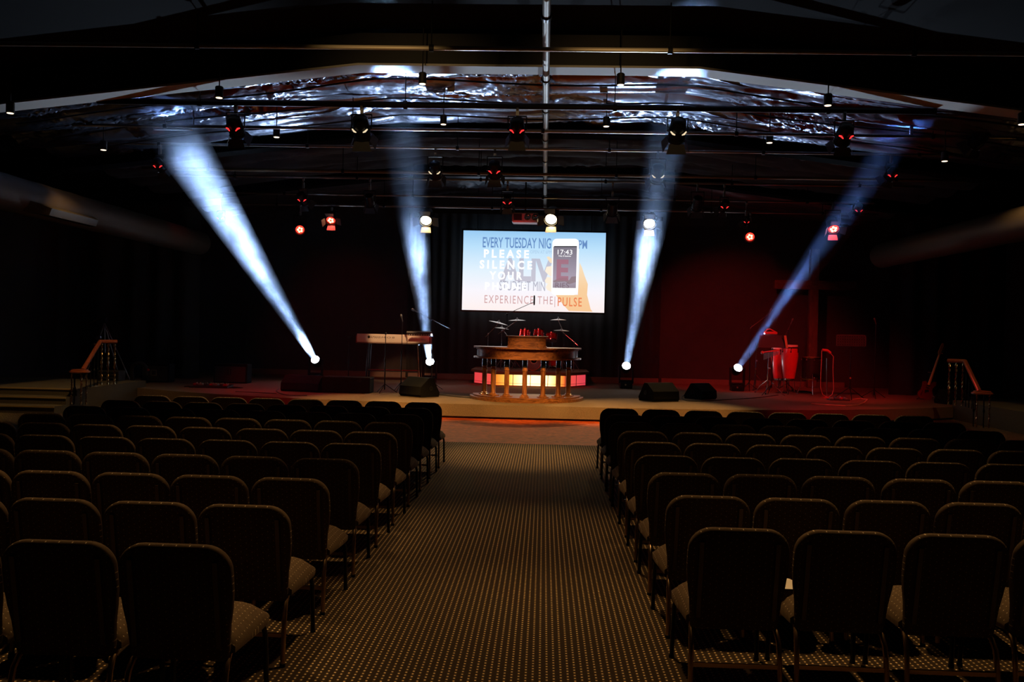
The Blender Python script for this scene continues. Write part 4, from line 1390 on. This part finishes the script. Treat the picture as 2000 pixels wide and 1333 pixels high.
q = on(675, 768, ZS)
t = thing('equipment_case', 'long flat black equipment case in front of the keyboard', 'case', (q.x, q.y + .25, ZS))
MB().bbox((0, 0, .19), (1.15, .5, .37), .012).build('body', BLACKCAB, t)
MB().box((0, 0, .35), (1.16, .51, .012)).build('lid_seam', METALB, t)
MB().lathe([(.05, 0), (.05, .01), (.02, .012)], (.32, -.25, .30), (0, -1, 0), 12).build('latch', METALB, t)

def amp(px, py, w_, h_, label, badge):
    q = on(px, py, ZS)
    t = thing('guitar_amplifier', label, 'amplifier', (q.x, q.y + .2, ZS))
    MB().bbox((0, 0, h_ / 2), (w_, .38, h_), .02).build('cabinet', BLACKCAB, t)
    MB().box((0, -.192, h_ * .46), (w_ * .9, .01, h_ * .8)).build('grille_cloth', mat('grille_cloth', (.05, .045, .035), .8), t)
    if badge == 'square':
        mb = MB()
        for dx, dz, a, b in ((0, .07, .16, .02), (0, -.07, .16, .02), (-.07, 0, .02, .16), (.07, 0, .02, .16)):
            mb.box((dx - .03, -.2, h_ * .5 + dz), (a, .008, b))
        mb.build('square_badge', mat('badge_cream', (.35, .3, .2), .5), t)
    else:
        MB().box((-.02, -.2, h_ * .58), (.02, .01, .12)).build('handle_plate', CHROME, t)
        MB().box((-.02, -.198, h_ * .58), (.12, .006, .14)).build('handle_recess', BLACK, t)
amp(302, 747, .75, .5, 'guitar amplifier with a pale square badge, far left of the stage', 'square')
amp(449, 749, .92, .52, 'guitar amplifier with a small bright handle plate, behind the pedals', 'plate')

# arched guitar stand (black padded)
q = on(271, 749, ZS)
t = thing('arched_guitar_stand', 'black arched padded stand in front of the badge amplifier', 'stand', (q.x, q.y, ZS))
pts = [(-.17, 0, .02)] + [(.0 - .19 * math.cos(a), 0, .36 + .16 * math.sin(a)) for a in [PI * i / 8 for i in range(9)]] + [(.2, 0, .2)]
MB().tube(pts, .05, 10).build('padded_arch', RUBBER, t)
MB().box((-.02, .0, .012), (.42, .26, .024)).build('foot_plate', METALB, t)
MB().ball((.24, 0, .35), .04, 8, 6).build('red_glint', REDDRUM, t)  # red ball stands in for a glint of red light
# ribbed black crate near the left rail
q = on(210, 757, ZS)
t = thing('ribbed_crate', 'black ribbed crate at the foot of the left handrail', 'crate', (q.x, q.y + .2, ZS))
MB().bbox((0, 0, .2), (.5, .36, .4), .015).build('body', BLACK, t)
mb = MB()
for k in range(5):
    mb.box((0, -.185, .05 + k * .075), (.5, .02, .02))
mb.build('rib', METALB, t)

# pedal board with knobs
q = on(410, 758, ZS)
t = thing('pedalboard', 'guitar pedalboard with glinting knobs and coiled cables on the left of the stage', 'pedalboard', (q.x, q.y + .1, ZS))
MB().box((0, 0, .03), (.95, .42, .05), Matrix.Rotation(R(6), 3, 'X')).build('board', BLACK, t)
rn = random.Random(5)
pcols = [mat('pedal_red', (.35, .03, .03), .3), mat('pedal_silver', (.5, .5, .5), .3, .8), mat('pedal_dark', (.06, .06, .07), .3)]
for i in range(7):
    x = -.40 + i * .13
    pd = MB().bbox((x, rn.uniform(-.06, .06), .075), (.09, .15, .05), .008).build('effect_pedal', pcols[i % 3], t)
    for k in (-1, 1):
        MB().lathe([(.011, 0), (.009, .022)], (x + k * .022, .03, .10), seg=8).build('pedal_knob', CHROME, pd)
cp = [(.55 + .22 * math.cos(a * 1.0) * (1 - a / 30), .02 + .12 * math.sin(a), .012 + .003 * a / 6) for a in [i * .5 for i in range(30)]]
MB().tube(cp, .010, 6).build('coiled_cable', RUBBER, t)
cp = [(-.6 + .10 * math.cos(a), .05 + .10 * math.sin(a), .012) for a in [i * .5 for i in range(20)]]
MB().tube(cp, .010, 6).build('coiled_cable', RUBBER, t)

# ------------------------------------------------------------------ percussion
def conga(px, py_top, py_bot, Y, r, label):
    c0, c1 = at(px, py_bot, Y), at(px, py_top, Y)
    h = c1.z - c0.z
    z0 = c0.z - ZS
    t = thing('conga_drum', label, 'drum', (c0.x, Y, ZS), 0, 'conga drums')
    prof = [(r * .62, z0), (r * .72, z0 + h * .12), (r * .9, z0 + h * .4), (r * 1.02, z0 + h * .68), (r * .98, z0 + h * .88), (r * .9, z0 + h * .95)]
    MB().lathe(prof, seg=28).build('shell', CONGA, t)
    MB().lathe([(r * .93, z0 + h * .945), (r * .95, z0 + h * .96), (r * .92, z0 + h)], seg=28).build('drum_head', SKIN, t)
    MB().lathe([(r * .94, z0 + h * .9), (r * .99, z0 + h * .9), (r * .99, z0 + h * .935), (r * .94, z0 + h * .935), (r * .94, z0 + h * .9)], seg=28).build('hoop', METALB, t)
    for k in range(6):
        a = 2 * PI * k / 6 + .4
        dv = Vector((math.cos(a), math.sin(a), 0))
        MB().tube([dv * r * 1.0 + Vector((0, 0, z0 + h * .92)), dv * r * 1.04 + Vector((0, 0, z0 + h * .8))], .008, 6).ball(dv * r * 1.03 + Vector((0, 0, z0 + h * .8)), .02, 6, 4).build('tuning_lug', METALB, t)
    for k in range(3):
        a = 2 * PI * k / 3 + .2
        MB().tube([(r * .6 * math.cos(a), r * .6 * math.sin(a), z0 + .05), (r * .75 * math.cos(a), r * .75 * math.sin(a), .09), (r * 1.15 * math.cos(a), r * 1.15 * math.sin(a), .012)], .011, 6).build('stand_leg', CHROME, t)
    MB().lathe([(r * .55, z0 - .02), (r * .66, z0 - .02), (r * .66, z0 + .02), (r * .55, z0 + .02), (r * .55, z0 - .02)], seg=24).build('stand_ring', CHROME, t)
conga(1541, 674, 741, 24.0, .225, 'tall red conga drum, front one beside the music desk')
conga(1521, 679, 741, 24.5, .22, 'red conga drum partly hidden behind the front one')

# black flat music desk with percussion on it
Yp = 23.4
q0 = at(1478, 0 + 654, Yp)
t = thing('percussion_table', 'black music desk on a chrome stand holding small percussion', 'stand', (at(1508, 700, Yp).x, Yp, ZS))
ox = t.location.x
def PL(px, py, dy=0.0):
    q = at(px, py, Yp)
    return Vector((q.x - ox, dy, q.z - ZS))
pa, pb, pc, pd_ = PL(1485, 654, .1), PL(1530, 656, .1), PL(1536, 680, -.05), PL(1480, 679, -.05)
vs = [pa, pb, pc, pd_]
vs += [p + Vector((0, .015, .004)) for p in vs]
MB().add(vs, [(0, 1, 2, 3), (7, 6, 5, 4), (0, 4, 5, 1), (1, 5, 6, 2), (2, 6, 7, 3), (3, 7, 4, 0)]).build('desk', BLACK, t, 0)
MB().tube([PL(1509, 680), (PL(1509, 680).x, 0, .2)], .014, 8).build('pole', METALB, t)
for k in range(3):
    a = 2 * PI * k / 3 - .5
    MB().tube([(PL(1509, 680).x, 0, .3), (PL(1509, 680).x + .35 * math.cos(a), .35 * math.sin(a), .012)], .01, 6).build('leg', METALB, t)
zt = PL(1500, 654).z
bk = thing('sheet_music_book', 'tan book edge leaning on the music desk beside the conga', 'book', at(1534, 668, Yp - .08))
s_ = Yp / 1700
MB().prism([(-3 * s_, 12 * s_), (1.5 * s_, 12 * s_), (5.5 * s_, -12 * s_), (1 * s_, -12 * s_)], 0, .03, 'y').build('cover', mat('tan_cover', (.5, .32, .14), .6), bk, 0)
cb = thing('castanet_block', 'red-lit wooden castanet block lying on top of the music desk', 'percussion', at(1505, 653, Yp + .12))
MB().bbox((0, 0, .03), (.33, .16, .07), .015).build('block', mat('red_block', (.55, .06, .05), .4), cb)
MB().tube([(-.10, 0, .12), (-.02, 0, .135), (.17, 0, .045)], [.02, .014, .012], 8).build('handle', mat('red_block', (.55, .06, .05), .4), cb)
MB().tube([(-.14, 0, .07), (-.10, 0, .12)], .01, 6).build('hinge', CHROME, cb)
# bar chimes with long tube (red ball end)
q = at(1489, 689, 23.2)
ch = thing('bar_chimes', 'bar chimes hanging on a red bar in front of the congas', 'chimes', q)
q2 = at(1523, 684, 23.2) - q
MB().tube([(0, 0, 0), q2], .02, 8).ball((0, 0, 0), .045, 10, 8).build('bar', mat('red_bar', (.5, .06, .05), .4), ch)
mb_n = 12
for i in range(mb_n):
    p = q2 * ((i + 1.5) / (mb_n + 2))
    MB().tube([p + Vector((0, 0, -.03)), p + Vector((0, 0, -.20 + .008 * i))], .010, 6).build('chime', STEEL, ch)
def chrome_stand(px, pyt, pyb, label, spread=.33, Yo=0):
    f = on(px, pyb, ZS)
    t = thing('chrome_stand', label, 'stand', (f.x, f.y + Yo, ZS), 0, 'chrome percussion stands')
    zt_ = at(px, pyt, f.y + Yo).z - ZS
    MB().tube([(0, 0, .1), (0, 0, zt_ * .45)], .022, 10).tube([(0, 0, zt_ * .45), (0, 0, zt_)], .012, 8).build('pole', CHROME, t)
    MB().lathe([(.03, -.03), (.03, .03)], (0, 0, zt_ * .45), seg=10).build('clamp', CHROME, t)
    MB().ball((.03, -.01, zt_ * .62), .03, 8, 6).build('wing_nut', CHROME, t)
    for k in range(3):
        a = 2 * PI * k / 3 + .15
        MB().tube([(0, 0, zt_ * .34), (spread * .6 * math.cos(a), spread * .6 * math.sin(a), .2), (spread * math.cos(a), spread * math.sin(a), .015)], .011, 8).build('leg', CHROME, t)
        MB().ball((spread * math.cos(a), spread * math.sin(a), .02), .022, 8, 6).build('rubber_foot', RUBBER, t)
chrome_stand(1475, 670, 762, 'double-braced chrome stand at the left end of the percussion', .4)
chrome_stand(1502, 690, 770, 'chrome stand holding the bar chimes', .42, .15)
chrome_stand(1527, 682, 764, 'chrome stand directly in front of the congas', .4, .2)
# timbale / floor drum with chrome rims
c0, c1 = at(1584, 741, 24.2), at(1584, 699, 24.2)
t = thing('timbale_drum', 'black shelled drum with glinting chrome rims right of the congas', 'drum', (c0.x, 24.2, ZS))
z0_, h_ = c0.z - ZS, c1.z - c0.z
MB().lathe([(.25, z0_), (.25, z0_ + h_)], seg=28).build('shell', mat('black_drum_shell', (.02, .015, .015), .3), t)
for zz in (z0_, z0_ + h_):
    MB().lathe([(.25, zz - .018), (.268, zz - .018), (.268, zz + .018), (.25, zz + .018), (.25, zz - .018)], seg=28).build('rim', BRASS, t)
MB().lathe([(.25, z0_ + h_ + .012), (.0001, z0_ + h_ + .014)], seg=28).build('drum_head', SKIN, t)
for k in range(8):
    a = 2 * PI * k / 8
    MB().ball((.265 * math.cos(a), .265 * math.sin(a), z0_ + .05), .022, 8, 6).ball((.265 * math.cos(a), .265 * math.sin(a), z0_ + h_ - .06), .022, 8, 6).build('lug', CHROME, t)
for k in range(3):
    a = 2 * PI * k / 3 + .4
    MB().tube([(.27 * math.cos(a), .27 * math.sin(a), z0_ + .15), (.29 * math.cos(a), .29 * math.sin(a), .2), (.38 * math.cos(a), .38 * math.sin(a), .015)], .012, 8).build('leg', CHROME, t)
# stand with hanging cable loop
f = on(1615, 778, ZS)
t = thing('headphone_stand', 'chrome stand with a looped cable, red cushion on top, right of the drums', 'stand', (f.x, f.y, ZS))
def QL(px, py, dy=0):
    q = at(px, py, f.y)
    return Vector((q.x - f.x, dy, q.z - ZS))
MB().tube([(0, 0, .02), QL(1615, 700)], .014, 8).build('pole', CHROME, t)
MB().lathe([(.15, 0), (.15, .02), (.03, .035)], seg=24).build('base', mat('red_base_plate', (.4, .05, .05), .4), t)
MB().tube([QL(1606, 684), QL(1616, 685), QL(1622, 690)], .035, 10).build('cushion', mat('red_cushion', (.5, .05, .05), .6), t)
MB().tube([QL(1605, 685), QL(1604, 700, -.03), QL(1602, 740, -.03), QL(1602, 757, -.03), QL(1606, 771, -.03), QL(1615, 776.5, -.03), QL(1624, 772, -.03), QL(1627.5, 760, -.03), QL(1626, 720, -.03), QL(1627, 697, -.03), QL(1620, 688)], .009, 6).build('looped_cable', mat('orange_cable', (.4, .16, .12), .5), t)
# perforated music stand
f = on(1660, 780, ZS)
t = thing('music_stand', 'black perforated music stand right of the cross', 'music stand', (f.x, f.y, ZS))
def QM(px, py, dy=0):
    q = at(px, py, f.y)
    return Vector((q.x - f.x, dy, q.z - ZS))
a_, b_ = QM(1635, 655), QM(1690, 677)
w_, h_ = b_.x - a_.x, a_.z - b_.z
cx_, cz_ = (a_.x + b_.x) / 2, (a_.z + b_.z) / 2
mb = MB()
# frame with slots: bars between the openings
nc, nr = 12, 4
for i in range(nc + 1):
    mb.box((a_.x + w_ * i / nc, 0, cz_), (w_ / nc * .55, .008, h_))
for j in range(nr + 1):
    mb.box((cx_, 0, b_.z + h_ * j / nr), (w_, .008, h_ / nr * .5))
mb.build('perforated_desk', mat('paler_black_metal', (.10, .10, .10), .4, .6), t, 0)  # colour lifted above the other black metal so the desk shows
MB().box((cx_, -.03, b_.z - .01), (w_, .07, .01)).build('ledge', METALB, t)
MB().tube([(0, .02, cz_), (0, .02, .25)], .014, 8).build('pole', METALB, t)
MB().ball((0, -.0, QM(1660, 739).z), .03, 8, 6).build('clutch', mat('copper_knob', (.6, .25, .15), .3, .8), t)
for k in range(3):
    a = 2 * PI * k / 3 + .3
    MB().tube([(0, .02, .3), (.42 * math.cos(a), .42 * math.sin(a), .012)], .011, 6).build('leg', METALB, t)
# rope light lying on the floor
pts = []
for (px, py) in ((1585, 789), (1610, 791), (1650, 793), (1675, 792), (1688, 787), (1694, 781), (1680, 779), (1665, 781)):
    q = on(px, py, ZS + .012)
    pts.append(q)
sm = []
for i in range(len(pts) - 1):
    for k in range(5):
        sm.append(pts[i].lerp(pts[i + 1], k / 5))
sm.append(pts[-1])
o = MB().tube(sm, .016, 8).build('twisted_cable', mat('pale_twisted_cable', (.6, .35, .25), .4))
tag(o, 'pale twisted cable looping on the floor around the music stand foot', 'cable')
rn = random.Random(8)
o = thing('effect_pedals', 'small cluster of glinting effect pedals at the music stand foot', 'pedalboard', on(1640, 783, ZS) + Vector((0, .1, 0)))
MB().box((0, 0, .015), (.5, .25, .03)).build('board', BLACK, o)
for i in range(4):
    pd = MB().bbox((-.18 + i * .12, 0, .05), (.08, .13, .045), .008).build('effect_pedal', pcols[(i + 1) % 3], o)
    MB().lathe([(.012, 0), (.01, .02)], (-.18 + i * .12, .03, .072), seg=8).build('pedal_knob', CHROME, pd)

# floor cables
def cable(pix, label, r=.009):
    pts = [on(px, py, ZS + r) for px, py in pix]
    sm = []
    for i in range(len(pts) - 1):
        for k in range(6):
            s = k / 6
            p0, p1, p2, p3 = pts[max(i - 1, 0)], pts[i], pts[i + 1], pts[min(i + 2, len(pts) - 1)]
            sm.append(.5 * ((2 * p1) + (p2 - p0) * s + (2 * p0 - 5 * p1 + 4 * p2 - p3) * s * s + (3 * p1 - p0 - 3 * p2 + p3) * s ** 3))
    sm.append(pts[-1])
    tag(MB().tube(sm, r, 6).build('floor_cable', RUBBER), label, 'cable', 'cables on the stage floor')
cable([(1340, 772), (1332, 775), (1335, 781), (1360, 784), (1420, 781), (1480, 777), (1520, 772)], 'black cable from the second right wedge monitor to the percussion')
cable([(850, 772), (865, 772), (890, 775), (920, 778)], 'black cable from the round-handled wedge monitor to the lectern')
cable([(545, 760), (540, 765), (560, 772), (600, 773)], 'black cable beside the left wedge monitor')
cable([(460, 765), (500, 767), (540, 769)], 'black cable running from the pedalboard')

# ------------------------------------------------------------------ bass guitar on its stand
Yg = on(1803, 781, ZS).y
def GL(px, py):
    return at(px, py, Yg)
g0 = GL(1806, 772)
t = thing('electric_guitar', 'electric guitar with a pale maple neck leaning on a stand near the right handrail', 'guitar', g0)
hd_, bd_ = GL(1845, 663) - g0, Vector((0, 0, 0))
ax = (GL(1838, 680) - GL(1812, 755)).normalized()
sd = Vector((ax.z, 0, -ax.x))
def GP(u, v, dy=0):   # along neck, sideways
    return ax * u + sd * v + Vector((0, dy, 0))
out = [(-.10, .0), (-.12, .10), (-.06, .19), (.06, .2), (.15, .14), (.22, .13), (.33, .19), (.42, .17), (.40, .10), (.33, .05), (.33, -.05), (.36, -.1), (.32, -.16), (.22, -.14), (.12, -.14), (.02, -.19), (-.07, -.17), (-.12, -.09)]
n_ = len(out)
vs = [GP(u, v, -.022) for u, v in out] + [GP(u, v, .022) for u, v in out]
fs = [tuple(range(n_)), tuple(range(n_, 2 * n_))[::-1]] + [(i, (i + 1) % n_, n_ + (i + 1) % n_, n_ + i) for i in range(n_)]
MB().add(vs, fs).build('body', mat('dark_red_guitar_body', (.18, .01, .01), .15, coat=.8), t, 30)
MB().tube([GP(.28, 0, -.03), GP(1.12, 0, -.03)], [.034, .026], 8).build('neck', mat('maple_neck', (.75, .42, .14), .35), t)
hs = [(1.12, -.03), (1.17, -.05), (1.42, -.03), (1.44, .0), (1.40, .03), (1.12, .03)]
vs = [GP(u, v, -.04) for u, v in hs] + [GP(u, v, -.02) for u, v in hs]
MB().add(vs, [(0, 1, 2, 3, 4, 5), (11, 10, 9, 8, 7, 6)] + [(i, (i + 1) % 6, 6 + (i + 1) % 6, 6 + i) for i in range(6)]).build('headstock', mat('maple_neck', (.75, .42, .14), .35), t, 0)
for k in range(4):
    MB().lathe([(.012, 0), (.012, .02), (.02, .022), (.02, .04)], GP(1.18 + k * .06, .035, -.03), sd, 8).build('tuning_peg', CHROME, t)
MB().box(GP(.12, 0, -.03), (.1, .02, .05)).build('bridge', CHROME, t)
for k in (0, 1):
    MB().box(GP(.2 + k * .07, 0, -.028), (.09, .014, .025), Matrix.Rotation(-math.atan2(sd.z, sd.x), 3, 'Y')).build('pickup', BLACK, t)
for k in range(3):
    MB().lathe([(.014, 0), (.012, .02)], GP(-.02 + k * .05, -.11, -.022), (0, -1, 0), 8).build('control_knob', CHROME, t)
t = thing('guitar_stand', 'small chrome guitar stand behind the electric guitar', 'stand', (GL(1815, 778).x, Yg + .08, ZS))
gx = t.location.x
MB().tube([(0, .05, .1), (.08, .08, GL(1828, 728).z - ZS)], .011, 8).build('pole', METALB, t)
for dx in (-.35, .32):
    MB().tube([(0, .03, .14), (dx, -.12, .012)], .011, 8).build('leg', CHROME, t)
MB().tube([(0, .03, .14), (0, .35, .012)], .011, 8).build('leg', CHROME, t)
mb = MB().tube([(.08 + .08 * math.cos(a), .03 - .08 * math.sin(a), GL(1828, 728).z - ZS) for a in [R(-30 + 24 * i) for i in range(11)]], .009, 6)
mb.build('neck_hook', CHROME, t)
MB().tube([(-.14, -.14, .2), (0, .03, .16), (.1, -.14, .2)], .010, 6).build('body_rest', METALB, t)

# ------------------------------------------------------------------ wooden cross
Yc = 27.6
v0, v1 = at(1586, 735, Yc), at(1590, 487, Yc)
h0, h1 = at(1511, 555, Yc), at(1671, 560, Yc)
t = thing('wooden_cross', 'tall dark wooden cross standing at the back right of the stage', 'cross', ((v0.x + v1.x) / 2, Yc, ZS))
cxw = t.location.x
MB().bbox((0, 0, (v1.z - ZS) / 2), (.27, .2, v1.z - ZS), .012).build('upright', CROSSWOOD, t)
hz_ = (h0.z + h1.z) / 2 - ZS
MB().bbox(((h0.x + h1.x) / 2 - cxw, -.03, hz_), (h1.x - h0.x, .2, .28), .012).build('crossbeam', wood_material('cross_beam_wood', (.05, .025, .015), (.10, .05, .028), 3, .6, (1, 4, 4), 0), t)

# ------------------------------------------------------------------ stair rails
def stair_rail(mirror, label):
    s = -1 if not mirror else 1
    X = -9.55 if not mirror else 9.35
    t = thing('stair_handrail', label, 'handrail', (X, 17.6, 0))
    sx = -1 if mirror else 1
    tw = MATS.get('twisted_baluster_brass') or mat('twisted_baluster_brass', (.5, .36, .18), .22, 1.0)
    railm = RAILWOOD
    # volute post: a ring of slim balusters under a round wooden cap
    lowz, topz = .80, 1.42
    MB().lathe([(.16, lowz), (.20, lowz + .01), (.20, lowz + .035), (.16, lowz + .05), (.16, lowz + .07), (.0001, lowz + .08)], seg=28).build('newel_cap', railm, t)
    for k in range(7):
        a = 2 * PI * k / 7
        x, y = .145 * math.cos(a), .145 * math.sin(a)
        if k % 2 == 0:
            pts = [(x, y, .15 + .01 * i) for i in range(66)]
            mb = MB()
            for ph in (0, PI):
                mb.tube([(x + .010 * math.cos(i * .55 + ph), y + .010 * math.sin(i * .55 + ph), .152 + .0098 * i) for i in range(67)], .008, 5)
            mb.build('twisted_baluster', tw, t)
        else:
            MB().tube([(x, y, .152), (x, y, lowz)], .011, 8).ball((x, y, .48), .024, 8, 6, (1, 1, 1.6)).build('baluster', METALB, t)
    # sloping rail up to the landing
    p0, p1, p2 = Vector((0, .12, lowz + .05)), Vector((sx * -.36, 1.5, topz)), Vector((sx * -.16, 1.85, topz))
    pts = [p0, p0.lerp(p1, .33), p0.lerp(p1, .66), p1, p1.lerp(p2, .5) + Vector((0, .03, 0)), p2]
    MB().tube(pts, .045, 12).build('handrail', railm, t)
    for k in range(4):
        p = p0.lerp(p1, .22 + .22 * k)
        zb = .3 if p.y < .43 else .45
        zb = .15 + .15 * min(2, int((17.6 + p.y - 17.0) / .42))
        MB().tube([(p.x, p.y, zb + .004), (p.x, p.y, p.z - .03)], .011, 8).ball((p.x, p.y, zb + .35), .026, 8, 6, (1, 1, 1.6)).build('baluster', METALB, t)
    for k in range(3):
        p = p1.lerp(p2, .1 + .4 * k)
        zb = .455
        mb = MB()
        for ph in (0, PI):
            mb.tube([(p.x + .014 * math.cos(i * .5 + ph), p.y + .014 * math.sin(i * .5 + ph), zb + (p.z - .04 - zb) * i / 60) for i in range(61)], .012, 5)
        mb.build('twisted_baluster', tw, t)
    return t
a = stair_rail(False, 'wooden stair handrail with twisted brass balusters at the left steps')
b = stair_rail(True, 'wooden stair handrail with twisted brass balusters at the right steps')
p = at(163, 735, 17.75); a.location.x = p.x
p = at(1911, 775, 17.75); b.location.x = p.x
